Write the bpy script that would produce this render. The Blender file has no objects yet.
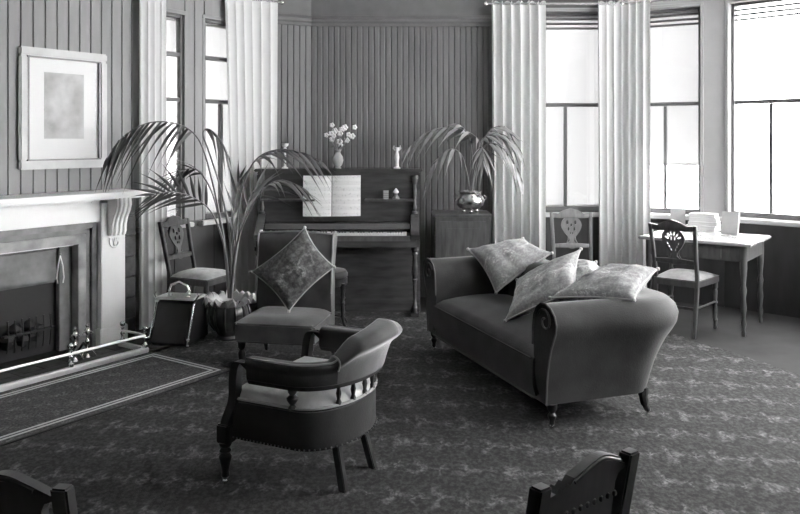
import bpy, bmesh, math, random
from mathutils import Vector, Matrix
random.seed(7)
PI = math.pi
scene = bpy.context.scene
C = scene.collection

# ------------------------------------------------------------------ camera
F = 780.0; EYE = 1.53; HOR = 140.0
cam_d = bpy.data.cameras.new('camera'); cam = bpy.data.objects.new('camera', cam_d); C.objects.link(cam)
cam.location = (0, 0, EYE); cam.rotation_euler = (PI/2, 0, 0)
cam_d.sensor_width = 36.0; cam_d.lens = F/800*36.0; cam_d.shift_y = -(257-HOR)/800.0
cam_d.clip_start = 0.05
scene.camera = cam
# ------------------------------------------------------------------ daylight: an even overcast sky
world = bpy.data.worlds.new('overcast_sky'); scene.world = world; world.use_nodes = True
bg = world.node_tree.nodes['Background']
bg.inputs[0].default_value = (1, 1, 1, 1); bg.inputs[1].default_value = 10.0
vs = scene.view_settings
vs.view_transform = 'Standard'; vs.look = 'None'; vs.gamma = 1.0; vs.use_curve_mapping = False
vs.exposure = 1.5

def at(px, py, Y):
    return Vector(((px-400)/F*Y, Y, EYE-(py-HOR)/F*Y))

# ------------------------------------------------------------------ materials
M = {}
def mat(name, g, rough=0.6, metal=0.0, var=0.0, vscale=8.0, bump=0.0, bscale=60.0, sheen=0.0, stretch=(1,1,1), coat=0.0, spec=0.5):
    m = bpy.data.materials.new(name); m.use_nodes = True
    nt = m.node_tree; b = nt.nodes['Principled BSDF']
    b.inputs['Base Color'].default_value = (g, g, g, 1)
    b.inputs['Roughness'].default_value = rough; b.inputs['Metallic'].default_value = metal
    b.inputs['Specular IOR Level'].default_value = spec
    if sheen:
        b.inputs['Sheen Weight'].default_value = sheen; b.inputs['Sheen Roughness'].default_value = 0.35
    if coat: b.inputs['Coat Weight'].default_value = coat; b.inputs['Coat Roughness'].default_value = 0.15
    if var or bump:
        tc = nt.nodes.new('ShaderNodeTexCoord'); mp = nt.nodes.new('ShaderNodeMapping')
        nt.links.new(tc.outputs['Object'], mp.inputs['Vector']); mp.inputs['Scale'].default_value = stretch
    if var:
        n = nt.nodes.new('ShaderNodeTexNoise'); n.inputs['Scale'].default_value = vscale; n.inputs['Detail'].default_value = 5
        nt.links.new(mp.outputs[0], n.inputs['Vector'])
        r = nt.nodes.new('ShaderNodeValToRGB')
        lo, hi = g*(1-var), min(1, g*(1+var))
        r.color_ramp.elements[0].position = .3; r.color_ramp.elements[1].position = .7
        r.color_ramp.elements[0].color = (lo, lo, lo, 1); r.color_ramp.elements[1].color = (hi, hi, hi, 1)
        nt.links.new(n.outputs['Fac'], r.inputs[0]); nt.links.new(r.outputs[0], b.inputs['Base Color'])
    if bump:
        n2 = nt.nodes.new('ShaderNodeTexNoise'); n2.inputs['Scale'].default_value = bscale; n2.inputs['Detail'].default_value = 3
        nt.links.new(mp.outputs[0], n2.inputs['Vector'])
        bp = nt.nodes.new('ShaderNodeBump'); bp.inputs['Strength'].default_value = bump; bp.inputs['Distance'].default_value = 0.01
        nt.links.new(n2.outputs['Fac'], bp.inputs['Height']); nt.links.new(bp.outputs[0], b.inputs['Normal'])
    M[name] = m
    return m

mat('wall_board', .30, .6, var=.12, vscale=3, stretch=(4, 4, .6))
mat('wall_groove', .12, .8)
mat('bead_board', .165, .55, var=.14, vscale=3, stretch=(3, 3, .5))
mat('frieze_paint', .17, .7, var=.08)
mat('dado', .05, .5, var=.2, vscale=3, stretch=(4, 4, .8))
mat('plaster', .45, .8, var=.05)
mat('pillar_paint', .40, .7, var=.03)
mat('ceiling_paint', .7, .8)
mat('sash_paint', .14, .5)
mat('sill_paint', .6, .5)
mat('marble', .93, .35, var=.05, vscale=3)
mat('slip_stone', .22, .35, var=.3, vscale=10)
mat('cast_iron', .20, .45, var=.35, vscale=7)
mat('soot', .04, .8)
mat('iron_pale', .34, .5, var=.35, vscale=9)
mat('tile_dark', .045, .6, var=.6, vscale=18)
mat('brass', .72, .25, metal=1.0, var=.15, vscale=20)
mat('brass_pale', .80, .38, metal=.6)
mat('dark_wood', .028, .28, var=.35, vscale=5, stretch=(6, 1, 1), coat=.3)
mat('piano_wood', .07, .27, var=.3, vscale=4, stretch=(1, 1, 6), coat=.25)
mat('mid_wood', .09, .35, var=.3, vscale=6, stretch=(5, 5, 1), coat=.2)
mat('pale_wood', .17, .35, var=.25, vscale=6, stretch=(5, 5, 1), coat=.2)
mat('table_glare_wood', .35, .25, var=.2, vscale=4, coat=.4)  # dark polished wood, coloured paler to stand in for window glare
mat('velvet', .024, .75, var=.5, vscale=6, bump=.15, bscale=120, sheen=.28)
mat('leather', .024, .45, var=.3, vscale=10, bump=.12, bscale=120, sheen=.3)
mat('chair_cloth', .085, .6, var=.35, vscale=7, bump=.12, bscale=130, sheen=.5)
mat('seat_cloth', .42, .75, var=.25, vscale=14, bump=.2, bscale=160, sheen=.4)
mat('plush', .62, .75, var=.2, vscale=12, bump=.15, bscale=160, sheen=.7)
mat('piping', .10, .6)
mat('piping_pale', .38, .6)
mat('crest_lit_leather', .10, .7, var=.25, vscale=10, bump=.15, bscale=140, sheen=1.0)  # arm leather made paler: window light on the crest put into the colour
mat('ivory', .75, .35)
mat('paper', .80, .8)
mat('book_cover', .45, .7, var=.1)
mat('leaf', .12, .38, var=.3, vscale=6)
mat('rachis', .22, .45)
mat('leaf_pale', .27, .4, var=.3, vscale=6)
mat('soil', .04, .9, var=.4, vscale=40, bump=.8)
mat('pot_dark', .10, .28, metal=.5, var=.4, vscale=12)
mat('pot_rim', .55, .35, metal=.4)
mat('blossom', .85, .7)
mat('porcelain', .75, .2)
mat('mount_card', .9, .85)
mat('frame_wood', .62, .45, var=.1)
mat('box_dark', .025, .35, var=.3)
mat('rug', .11, .9)
mat('rope', .55, .8)
mat('nail', .35, .3, metal=1.0)
mat('linoleum', .045, .8, spec=.15, var=.15, vscale=4)
mat('coal', .02, .6)

def glass_mat():
    m = bpy.data.materials.new('window_glass'); m.use_nodes = True; nt = m.node_tree
    nt.nodes.clear()
    o = nt.nodes.new('ShaderNodeOutputMaterial'); mx = nt.nodes.new('ShaderNodeMixShader')
    t = nt.nodes.new('ShaderNodeBsdfTransparent'); g = nt.nodes.new('ShaderNodeBsdfGlossy')
    t.inputs[0].default_value = (.93, .93, .93, 1); g.inputs['Roughness'].default_value = .05
    mx.inputs[0].default_value = .06
    nt.links.new(t.outputs[0], mx.inputs[1]); nt.links.new(g.outputs[0], mx.inputs[2]); nt.links.new(mx.outputs[0], o.inputs[0])
    M['glass'] = m
glass_mat()
def cloth_mat(name, refl, trans, scale=90, bump=.1):
    m = bpy.data.materials.new(name); m.use_nodes = True; nt = m.node_tree; nt.nodes.clear()
    o = nt.nodes.new('ShaderNodeOutputMaterial'); ad = nt.nodes.new('ShaderNodeAddShader')
    d = nt.nodes.new('ShaderNodeBsdfDiffuse'); t = nt.nodes.new('ShaderNodeBsdfTranslucent')
    d.inputs[0].default_value = (refl,)*3+(1,); t.inputs[0].default_value = (trans,)*3+(1,)
    nt.links.new(d.outputs[0], ad.inputs[0]); nt.links.new(t.outputs[0], ad.inputs[1]); nt.links.new(ad.outputs[0], o.inputs[0])
    tc = nt.nodes.new('ShaderNodeTexCoord'); n = nt.nodes.new('ShaderNodeTexNoise'); n.inputs['Scale'].default_value = scale
    bp = nt.nodes.new('ShaderNodeBump'); bp.inputs['Strength'].default_value = bump
    nt.links.new(tc.outputs['Object'], n.inputs['Vector']); nt.links.new(n.outputs['Fac'], bp.inputs['Height'])
    nt.links.new(bp.outputs[0], d.inputs['Normal'])
    M[name] = m
cloth_mat('curtain', .68, .016)
cloth_mat('blind', .5, .034, bump=.02)
cloth_mat('added_blind', .5, .045, bump=.02)  # passes more light, for the blinds added on the left

class NG:                       # small node-graph helper
    def __init__(s, m): s.nt = m.node_tree
    def n(s, t, **kw):
        x = s.nt.nodes.new(t)
        for k, v in kw.items(): setattr(x, k, v)
        return x
    def math(s, op, a, b=None, clamp=False):
        x = s.n('ShaderNodeMath', operation=op); x.use_clamp = clamp
        for i, q in enumerate((a, b)):
            if q is None: continue
            if isinstance(q, (int, float)): x.inputs[i].default_value = q
            else: s.nt.links.new(q, x.inputs[i])
        return x.outputs[0]
    def link(s, a, b): s.nt.links.new(a, b)
    def mix(s, f, a, b):
        # greys: a + f*(b-a)
        return s.math('ADD', a, s.math('MULTIPLY', f, s.math('SUBTRACT', b, a)))

def damask(name, cell, lo, hi, rough=.95, rot=0.0, bump=.25, plane='XY', aspect=1.0, fleck=.5, petals=5, warp=1.0):
    m = bpy.data.materials.new(name); m.use_nodes = True; g = NG(m)
    b = m.node_tree.nodes['Principled BSDF']; b.inputs['Roughness'].default_value = rough
    b.inputs['Specular IOR Level'].default_value = .15
    tc = g.n('ShaderNodeTexCoord'); mp = g.n('ShaderNodeMapping'); g.link(tc.outputs['Object'], mp.inputs[0])
    mp.inputs['Rotation'].default_value = (0, 0, rot)
    mp.inputs['Scale'].default_value = (1/cell, 1/(cell*aspect), 1/cell)
    nz = g.n('ShaderNodeTexNoise'); nz.inputs['Scale'].default_value = 2.6; nz.inputs['Detail'].default_value = 3
    g.link(mp.outputs[0], nz.inputs['Vector'])
    mixv = g.n('ShaderNodeVectorMath', operation='SCALE'); g.link(nz.outputs['Color'], mixv.inputs[0]); mixv.inputs['Scale'].default_value = warp
    add = g.n('ShaderNodeVectorMath', operation='ADD'); g.link(mp.outputs[0], add.inputs[0]); g.link(mixv.outputs[0], add.inputs[1])
    sx = g.n('ShaderNodeSeparateXYZ'); g.link(add.outputs[0], sx.inputs[0])
    x, y = sx.outputs['X'], sx.outputs['Y']
    def motif(ox, oy, scale, pet, r0, amp):
        yy = g.math('ADD', y, oy); row = g.math('FLOOR', yy)
        xx = g.math('ADD', g.math('ADD', x, ox), g.math('MULTIPLY', g.math('MODULO', g.math('ABSOLUTE', row), 2), .5))
        fx = g.math('SUBTRACT', g.math('FRACT', xx), .5); fy = g.math('SUBTRACT', g.math('FRACT', yy), .5)
        r = g.math('SQRT', g.math('ADD', g.math('POWER', fx, 2), g.math('POWER', fy, 2)))
        th = g.math('ARCTAN2', fy, fx)
        rad = g.math('ADD', r0, g.math('MULTIPLY', g.math('COSINE', g.math('MULTIPLY', th, pet)), amp))
        a = g.math('MULTIPLY', g.math('SUBTRACT', rad, r), 5, clamp=True)
        ring = g.math('ABSOLUTE', g.math('SINE', g.math('ADD', g.math('MULTIPLY', r, 24), g.math('MULTIPLY', th, 2))))
        return g.math('MULTIPLY', a, g.math('ADD', .35, g.math('MULTIPLY', ring, .65)))
    m1 = motif(0, 0, 1, petals, .26, .12); m2 = motif(.5, 0, 1, 4, .17, .09); 
    n2 = g.n('ShaderNodeTexNoise'); n2.inputs['Scale'].default_value = 11; n2.inputs['Detail'].default_value = 6; n2.inputs['Roughness'].default_value = .7
    g.link(mp.outputs[0], n2.inputs['Vector'])
    fl = g.math('MULTIPLY', g.math('SUBTRACT', n2.outputs['Fac'], .42), 3.0, clamp=True)
    br = g.math('MULTIPLY', g.math('SUBTRACT', n2.outputs['Fac'], .30), 2.8, clamp=True)
    v = g.math('ADD', g.math('MULTIPLY', g.math('MULTIPLY', g.math('MAXIMUM', m1, m2), br), 1-fleck*.35), g.math('MULTIPLY', fl, fleck*.8), clamp=True)
    col = g.math('ADD', lo, g.math('MULTIPLY', v, hi-lo))
    cc = g.n('ShaderNodeCombineColor')
    for i in range(3): g.link(col, cc.inputs[i])
    g.link(cc.outputs[0], b.inputs['Base Color'])
    n3 = g.n('ShaderNodeTexNoise'); n3.inputs['Scale'].default_value = 60
    g.link(mp.outputs[0], n3.inputs['Vector'])
    bp = g.n('ShaderNodeBump'); bp.inputs['Strength'].default_value = bump; bp.inputs['Distance'].default_value = .006
    g.link(g.math('ADD', v, n3.outputs['Fac']), bp.inputs['Height']); g.link(bp.outputs[0], b.inputs['Normal'])
    M[name] = m
damask('carpet', .22, .035, .215, rot=.10, aspect=1.35, petals=3, warp=.6)
damask('rug_pile', .16, .05, .24, rot=.6, fleck=.9)
damask('brocade_dark', .27, .08, .40, bump=.3, fleck=.6, petals=6)
damask('brocade_pale', .2, .34, .85, bump=.35, fleck=.6, petals=4)

# ------------------------------------------------------------------ mesh helpers
class MB:
    def __init__(s): s.v = []; s.f = []; s.M = None
    def add(s, vs, fs):
        o = len(s.v); s.v += [Vector(v) for v in vs]; s.f += [tuple(o+i for i in f) for f in fs]; return s
    def box(s, x0, x1, y0, y1, z0, z1, taper=1.0):
        cx, cy = (x0+x1)/2, (y0+y1)/2
        t = lambda x, y, z, k: (cx+(x-cx)*k, cy+(y-cy)*k, z)
        vs = [t(x0, y0, z0, taper), t(x1, y0, z0, taper), t(x1, y1, z0, taper), t(x0, y1, z0, taper), (x0, y0, z1), (x1, y0, z1), (x1, y1, z1), (x0, y1, z1)]
        return s.add(vs, [(0, 3, 2, 1), (4, 5, 6, 7), (0, 1, 5, 4), (1, 2, 6, 5), (2, 3, 7, 6), (3, 0, 4, 7)])
    def tube(s, path, r, n=8, cap=True, flat=1.0):
        P = [Vector(p) for p in path]; k = len(P)
        R = r if isinstance(r, (list, tuple)) else [r]*k
        T = [(P[min(i+1, k-1)]-P[max(i-1, 0)]).normalized() for i in range(k)]
        up = Vector((0, 0, 1)) if abs(T[0].z) < .9 else Vector((1, 0, 0))
        N = (up-T[0]*up.dot(T[0])).normalized(); vs = []
        for i in range(k):
            N = N-T[i]*N.dot(T[i]); N.normalize(); B = T[i].cross(N)
            for j in range(n):
                a = 2*PI*j/n; vs.append(P[i]+(N*math.cos(a)+B*math.sin(a)*flat)*R[i])
        fs = [(i*n+j, i*n+(j+1) % n, (i+1)*n+(j+1) % n, (i+1)*n+j) for i in range(k-1) for j in range(n)]
        if cap: fs += [tuple(range(n-1, -1, -1)), tuple((k-1)*n+j for j in range(n))]
        return s.add(vs, fs)
    def lathe(s, prof, n=16, c=(0, 0, 0), sx=1.0, sy=1.0):
        vs = []; k = len(prof)
        for r, z in prof:
            for j in range(n):
                a = 2*PI*j/n; vs.append((c[0]+r*sx*math.cos(a), c[1]+r*sy*math.sin(a), c[2]+z))
        fs = [(i*n+j, i*n+(j+1) % n, (i+1)*n+(j+1) % n, (i+1)*n+j) for i in range(k-1) for j in range(n)]
        fs += [tuple(range(n-1, -1, -1)), tuple((k-1)*n+j for j in range(n))]
        return s.add(vs, fs)
    def prism(s, poly, z0, z1, axis='z'):
        n = len(poly)
        q = {'z': lambda a, b, z: (a, b, z), 'y': lambda a, b, z: (a, z, b), 'x': lambda a, b, z: (z, a, b)}[axis]
        vs = [q(a, b, z0) for a, b in poly]+[q(a, b, z1) for a, b in poly]
        fs = [tuple(range(n-1, -1, -1)), tuple(range(n, 2*n))]+[(i, (i+1) % n, n+(i+1) % n, n+i) for i in range(n)]
        return s.add(vs, fs)
    def grid(s, rows, closed=False):
        k, n = len(rows), len(rows[0]); vs = [p for r in rows for p in r]
        m = n if closed else n-1
        return s.add(vs, [(i*n+j, i*n+(j+1) % n, (i+1)*n+(j+1) % n, (i+1)*n+j) for i in range(k-1) for j in range(m)])
    def loft(s, rows):            # closed rings with end caps
        n = len(rows[0]); o = len(s.v); s.grid(rows, True); k = len(rows)
        s.f += [tuple(o+j for j in range(n-1, -1, -1)), tuple(o+(k-1)*n+j for j in range(n))]
        return s
    def ball(s, c, r, n=10, k=6, sz=1.0):
        return s.lathe([(max(r*math.sin(PI*i/k), 1e-4), -r*sz*math.cos(PI*i/k)) for i in range(k+1)], n, c)
    def build(s, name, m, parent=None, smooth=True, bevel=0.0, seg=2, loc=None, rz=0.0, angle=40):
        me = bpy.data.meshes.new(name)
        vs = [s.M @ v for v in s.v] if s.M else s.v
        me.from_pydata([tuple(v) for v in vs], [], s.f)
        bm = bmesh.new(); bm.from_mesh(me)
        bmesh.ops.recalc_face_normals(bm, faces=bm.faces)
        if bevel:
            es = [e for e in bm.edges if len(e.link_faces) == 2 and e.calc_face_angle(0) > math.radians(30)]
            bmesh.ops.bevel(bm, geom=es, offset=bevel, segments=seg, affect='EDGES', clamp_overlap=True)
        if smooth:
            for f in bm.faces: f.smooth = True
            for e in bm.edges:
                if len(e.link_faces) == 2 and e.calc_face_angle(0) > math.radians(angle): e.smooth = False
        bm.to_mesh(me); bm.free()
        me.materials.append(M[m] if isinstance(m, str) else m)
        o = bpy.data.objects.new(name, me); C.objects.link(o)
        if parent: o.parent = parent
        if loc: o.location = loc
        o.rotation_euler.z = rz
        return o
def B(*a, **k): return MB().box(*a, **k)

def plate(outline, holes, th, mapf):
    """flat board with pierced holes, outline in 2-D, mapped by mapf(a,b,depth)"""
    bm = bmesh.new()
    for loop in [outline]+holes:
        vs = [bm.verts.new((a, b, 0)) for a, b in loop]
        for i in range(len(vs)): bm.edges.new((vs[i], vs[(i+1) % len(vs)]))
    bmesh.ops.triangle_fill(bm, use_beauty=True, use_dissolve=False, edges=list(bm.edges))
    mb = MB(); bm.verts.index_update(); V = [v.co.copy() for v in bm.verts]; n = len(V)
    mb.v = [Vector(mapf(v.x, v.y, -th/2)) for v in V]+[Vector(mapf(v.x, v.y, th/2)) for v in V]
    for f in bm.faces:
        ids = [v.index for v in f.verts]; mb.f.append(tuple(ids)); mb.f.append(tuple(n+i for i in reversed(ids)))
    for e in bm.edges:
        if len(e.link_faces) == 1:
            a, b = e.verts[0].index, e.verts[1].index; mb.f.append((a, b, n+b, n+a))
    bm.free(); return mb
def arc(cx, cy, r, a0, a1, n, ry=None):
    ry = r if ry is None else ry
    return [(cx+r*math.cos(a0+(a1-a0)*i/n), cy+ry*math.sin(a0+(a1-a0)*i/n)) for i in range(n+1)]
def spline(pts, n=8):
    P = [Vector(p) for p in pts]; P = [P[0]*2-P[1]]+P+[P[-1]*2-P[-2]]; out = []
    for i in range(1, len(P)-2):
        a, b, c, d = P[i-1:i+3]
        for j in range(n):
            t = j/n; out.append(.5*((2*b)+(c-a)*t+(2*a-5*b+4*c-d)*t*t+(3*b-a-3*c+d)*t**3))
    out.append(P[-2].copy()); return out

def tag(o, label, cat, group=None):
    o['label'] = label; o['category'] = cat
    if group: o['group'] = group
    return o
def thing(name, label, cat, loc=(0, 0, 0), rz=0, group=None):
    o = bpy.data.objects.new(name, None); C.objects.link(o); o.empty_display_size = .1
    o.location = loc; o.rotation_euler = (0, 0, rz)
    return tag(o, label, cat, group)
def struct(o): o['kind'] = 'structure'; return o
def sroot(name, loc=(0, 0, 0), rz=0):
    o = bpy.data.objects.new(name, None); C.objects.link(o); o.location = loc; o.rotation_euler = (0, 0, rz); return struct(o)

# ------------------------------------------------------------------ the room shell
HC = 3.25; TH = .2
def wall(name, P0, P1, opens, m, thick=TH, z1=HC):
    P0 = Vector(P0); P1 = Vector(P1); d = P1-P0; L = d.length; rz = math.atan2(d.y, d.x); mb = MB(); t = 0
    for (a, b, z0, zz) in sorted(opens):
        if a > t: mb.box(t, a, 0, thick, 0, z1)
        mb.box(a, b, 0, thick, 0, z0); mb.box(a, b, 0, thick, zz, z1); t = b
    if t < L: mb.box(t, L, 0, thick, 0, z1)
    return struct(mb.build(name, m, smooth=False, loc=(P0.x, P0.y, 0), rz=rz)), L, rz
def local(P0, rz, t, y=0.0, z=0.0):
    c, s = math.cos(rz), math.sin(rz); return Vector((P0[0]+c*t-s*y, P0[1]+s*t+c*y, z))

DL = Vector((.5664, .8241)); W0 = Vector((-2.40, 5.90)); AL = math.atan2(DL.y, DL.x)
LT = -4.0
LS = W0+DL*LT; LE = W0+DL*1.739
SILL, HEAD, TRANSOM = .83, 2.60, 1.875
HEADR = 2.78                                                  # taller heads in the right-hand bay
RB_BARS = (2.63, 2.675, 2.72)
winL = [(.53, .955), (1.186, 1.62)]
floor = struct(MB().prism([(-4.9, -2.7), (4.0, -2.7), (4.0, 5.7), (3.7, 6.8), (3.1, 7.5), (2.2, 7.8), (-.9, 7.8), (-1.6, 7.55), (-4.9, 2.6)], -.1, 0).build('floor', 'linoleum', smooth=False))
ceil = struct(MB().prism([(-4.9, -2.7), (4.0, -2.7), (4.0, 5.7), (3.7, 6.8), (3.1, 7.5), (2.2, 7.8), (-.9, 7.8), (-1.6, 7.55), (-4.9, 2.6)], HC, HC+.1).build('ceiling', 'ceiling_paint', smooth=False))
wl, _, _ = wall('wall_left', LS, LE, [(a-LT, b-LT, SILL, HEAD) for a, b in winL], 'wall_groove')
# matchboards of the fireplace wall, one by one (local x measured from the wall start)
def boards(parent, t0, t1, w, z0, z1, m, y=-.012):
    n = max(1, round((t1-t0)/w)); w = (t1-t0)/n
    me = None
    for i in range(n):
        if me is None:
            o = B(-w/2+.003, w/2-.003, y, .0, z0, z1).build('board', m, parent, bevel=.004, seg=1, smooth=False); me = o.data
        else:
            o = bpy.data.objects.new('board', me); C.objects.link(o); o.parent = parent
        o.location = (t0+w*(i+.5), 0, 0)
boards(wl, -.86-LT, .52-LT, .093, 0, HC, 'wall_board')
boards(wl, .965-LT, 1.176-LT, .105, SILL, HC, 'wall_board')
for a, b in ((.53, .955), (1.186, 1.62)):
    B(a-LT, b-LT, -.012, 0, HEAD+.01, HC).build('head_panel', 'wall_board', wl)
for a, b in ((.53, .85), (.85, 1.29), (1.29, 1.735)):
    B(a-LT+.002, b-LT-.002, -.014, 0, 0, SILL-.05).build('dado_panel', 'dado', wl, bevel=.004)
CORN = Vector((-.867, 7.6))
ws, LSEG, RSEG = wall('wall_corner', LE, CORN, [], 'wall_groove')
wb, _, _ = wall('wall_back', CORN, (2.19, 7.6), [(1.21+.867, 2.05+.867, SILL, HEADR)], 'wall_groove')
def bead(parent, t0, t1, w, z0, z1):
    mb = MB(); n = round((t1-t0)/w); w = (t1-t0)/n
    for i in range(n):
        a = t0+i*w; mb.prism([(a+.002, .0), (a+.002, -.006), (a+.010, -.012), (a+w-.010, -.012), (a+w-.002, -.006), (a+w-.002, 0)], z0, z1)
    o = mb.build('beadboard', 'bead_board', parent, smooth=False); o['kind'] = 'stuff'
bead(ws, 0, LSEG, .062, 0, 2.66); bead(wb, 0, 1.21+.867-.07, .055, 0, 2.66)
B(1.21+.867, 2.05+.867, -.014, 0, 0, SILL-.05).build('dado_panel', 'dado', wb, bevel=.004)
B(2.05+.867+.07, 2.19+.867, -.012, 0, 0, HC).build('board', 'bead_board', wb)
B(0, 1.21+.867-.07, -.012, 0, 2.66, HC).build('frieze', 'frieze_paint', wb)
B(0, LSEG, -.012, 0, 2.66, HC).build('frieze', 'frieze_paint', ws)
def cornice(name, P0, rz, L):
    p = [(0, 2.63), (-.022, 2.64), (-.026, 2.665), (-.045, 2.68), (-.05, 2.705), (-.03, 2.72), (-.02, 2.74), (0, 2.745)]
    return struct(MB().prism(p, 0, L, 'x').build(name, 'frieze_paint', loc=(P0[0], P0[1], 0), rz=rz, angle=25))
cornice('trim_1', CORN, 0, 1.21+.867-.07); cornice('trim_2', LE, RSEG, LSEG)
B5 = Vector((2.98, 7.16)); B4 = Vector((2.19, 7.6)); R2 = math.atan2(B5.y-B4.y, B5.x-B4.x); L2 = (B5-B4).length
B6 = B5+Vector((.7071, -.7071))*.78; B7 = B6+Vector((.26, -.966))*1.0
w2, _, _ = wall('wall_bay', B4, B5, [(.035, .695, SILL, HEADR)], 'pillar_paint')
w3, _, R3 = wall('wall_bay_side', B5, B6, [(.04, .72, SILL, HEADR)], 'pillar_paint')
w4, _, R4 = wall('wall_bay_end', B6, B7, [(.08, .92, SILL, HEADR)], 'pillar_paint')
for w_, a, b in ((w2, 0, .905), (w3, 0, .78), (w4, 0, 1.0)):
    B(a, b, -.014, 0, 0, SILL-.05).build('dado_panel', 'dado', w_, bevel=.004)
RB = Vector((B7.x, -2.5))
wr, _, RR = wall('wall_right', B7, RB, [(.35, 1.55, SILL, HEAD), (1.75, 2.95, SILL, HEAD)], 'plaster')  # openings for the two added light windows
RL = Vector((LS.x, -2.5))
wrear, _, RREAR = wall('wall_rear', RB, RL, [], 'plaster')
wl2, _, _ = wall('wall_left_near', RL, LS, [], 'wall_board')

def window(name, P0, rz, t0, t1, z0=SILL, z1=HEAD, transom=TRANSOM, mull=True, bars=(), trim='wall_board', paint='sash_paint', dy=0.0):
    w = t1-t0; p = local(P0, rz, t0); r = sroot(name, (p.x, p.y, 0), rz)
    fr = MB(); k = .026; y0, y1 = .05+dy*.7, .13+dy
    fr.box(0, k, y0, y1, z0, z1).box(w-k, w, y0, y1, z0, z1).box(k, w-k, y0, y1, z1-k, z1).box(k, w-k, y0, y1, z0, z0+k+.02)
    fr.build('window_frame', paint, r, bevel=.004, seg=1)
    ar = MB().box(-.03, 0, -.018, .0, z0-.03, z1+.03).box(w, w+.03, -.018, 0, z0-.03, z1+.03).box(-.03, w+.03, -.02, 0, z1, z1+.035)
    ar.build('architrave', trim, r, bevel=.005, seg=1)
    B(-.07, w+.07, -.07, .05, z0-.045, z0-.005).build('window_sill', 'sill_paint', r, bevel=.008)
    zs = [z0+k+.02]+[transom]+sorted(bars)+[z1-k]
    for z in zs[1:-1]: hb_ = .009 if z in RB_BARS else .018; B(k, w-k, .07+dy, .115+dy, z-hb_, z+hb_).build('glazing_bar', paint, r, bevel=.004, seg=1)
    if mull: B(w/2-.015, w/2+.015, .072+dy, .113+dy, z0+k+.02, transom-.02).build('glazing_bar', paint, r, bevel=.004, seg=1)
    for i in range(len(zs)-1):
        a, b = zs[i], zs[i+1]
        xs = [k, w/2, w-k] if (mull and i == 0) else [k, w-k]
        for j in range(len(xs)-1):
            B(xs[j], xs[j+1], .091+dy, .095+dy, a, b).build('pane', 'glass', r, smooth=False)
    return r
window('window_1', LS, AL, .53-LT, .955-LT, bars=(2.26,), dy=-.065)
window('window_2', LS, AL, 1.186-LT, 1.62-LT, bars=(2.26,), dy=-.065)
window('window_3', CORN, 0, 1.21+.867, 2.05+.867, z1=HEADR, bars=RB_BARS, trim='pillar_paint')
window('window_4', B4, R2, .035, .695, z1=HEADR, bars=RB_BARS, trim='pillar_paint')
window('window_5', B5, R3, .04, .72, z1=HEADR, bars=RB_BARS, trim='pillar_paint')
window('window_6', B6, R4, .08, .92, z1=HEADR, bars=RB_BARS, trim='pillar_paint')
window('added_window_7', B7, RR, .35, 1.55); window('added_window_8', B7, RR, 1.75, 2.95)  # unseen windows, added to bring more daylight in from the right

def blind(P0, rz, t0, t1, zb, label, HEADR=HEADR, cloth='blind', dy=0.0):
    p = local(P0, rz, t0); w = t1-t0
    r = thing('roller_blind', label, 'blind', (p.x, p.y, zb), rz, 'pale roller blinds in the windows')
    MB().grid([[(.012+(w-.024)*j/6, .1535+dy, .02+(HEADR-.05-zb)*i/4) for j in range(7)] for i in range(5)]).build('blind_cloth', cloth, r)
    MB().tube([(.01, .15+dy, HEADR-.03-zb), (w-.01, .15+dy, HEADR-.03-zb)], .018, 10).build('roller', 'sill_paint', r)
    B(.012, w-.012, .147+dy, .16+dy, 0, .022).build('hem_bar', 'sill_paint', r, bevel=.003)
    return r
blind(CORN, 0, 1.21+.867, 2.05+.867, .865, 'pale roller blind drawn almost to the sill behind the far shield-back chair')
blind(B4, R2, .035, .695, 1.285, 'pale roller blind drawn halfway down the window above the writing table')

blind(LS, AL, .53-LT, .955-LT, .86, 'narrow pale blind added to dim the window nearest the mantelpiece', HEAD, 'added_blind', -.07)  # both left blinds are added to tone the clipped panes down to grey-white
blind(LS, AL, 1.186-LT, 1.62-LT, .86, 'narrow pale blind added to dim the window behind the tall palm', HEAD, 'added_blind', -.07)

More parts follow.
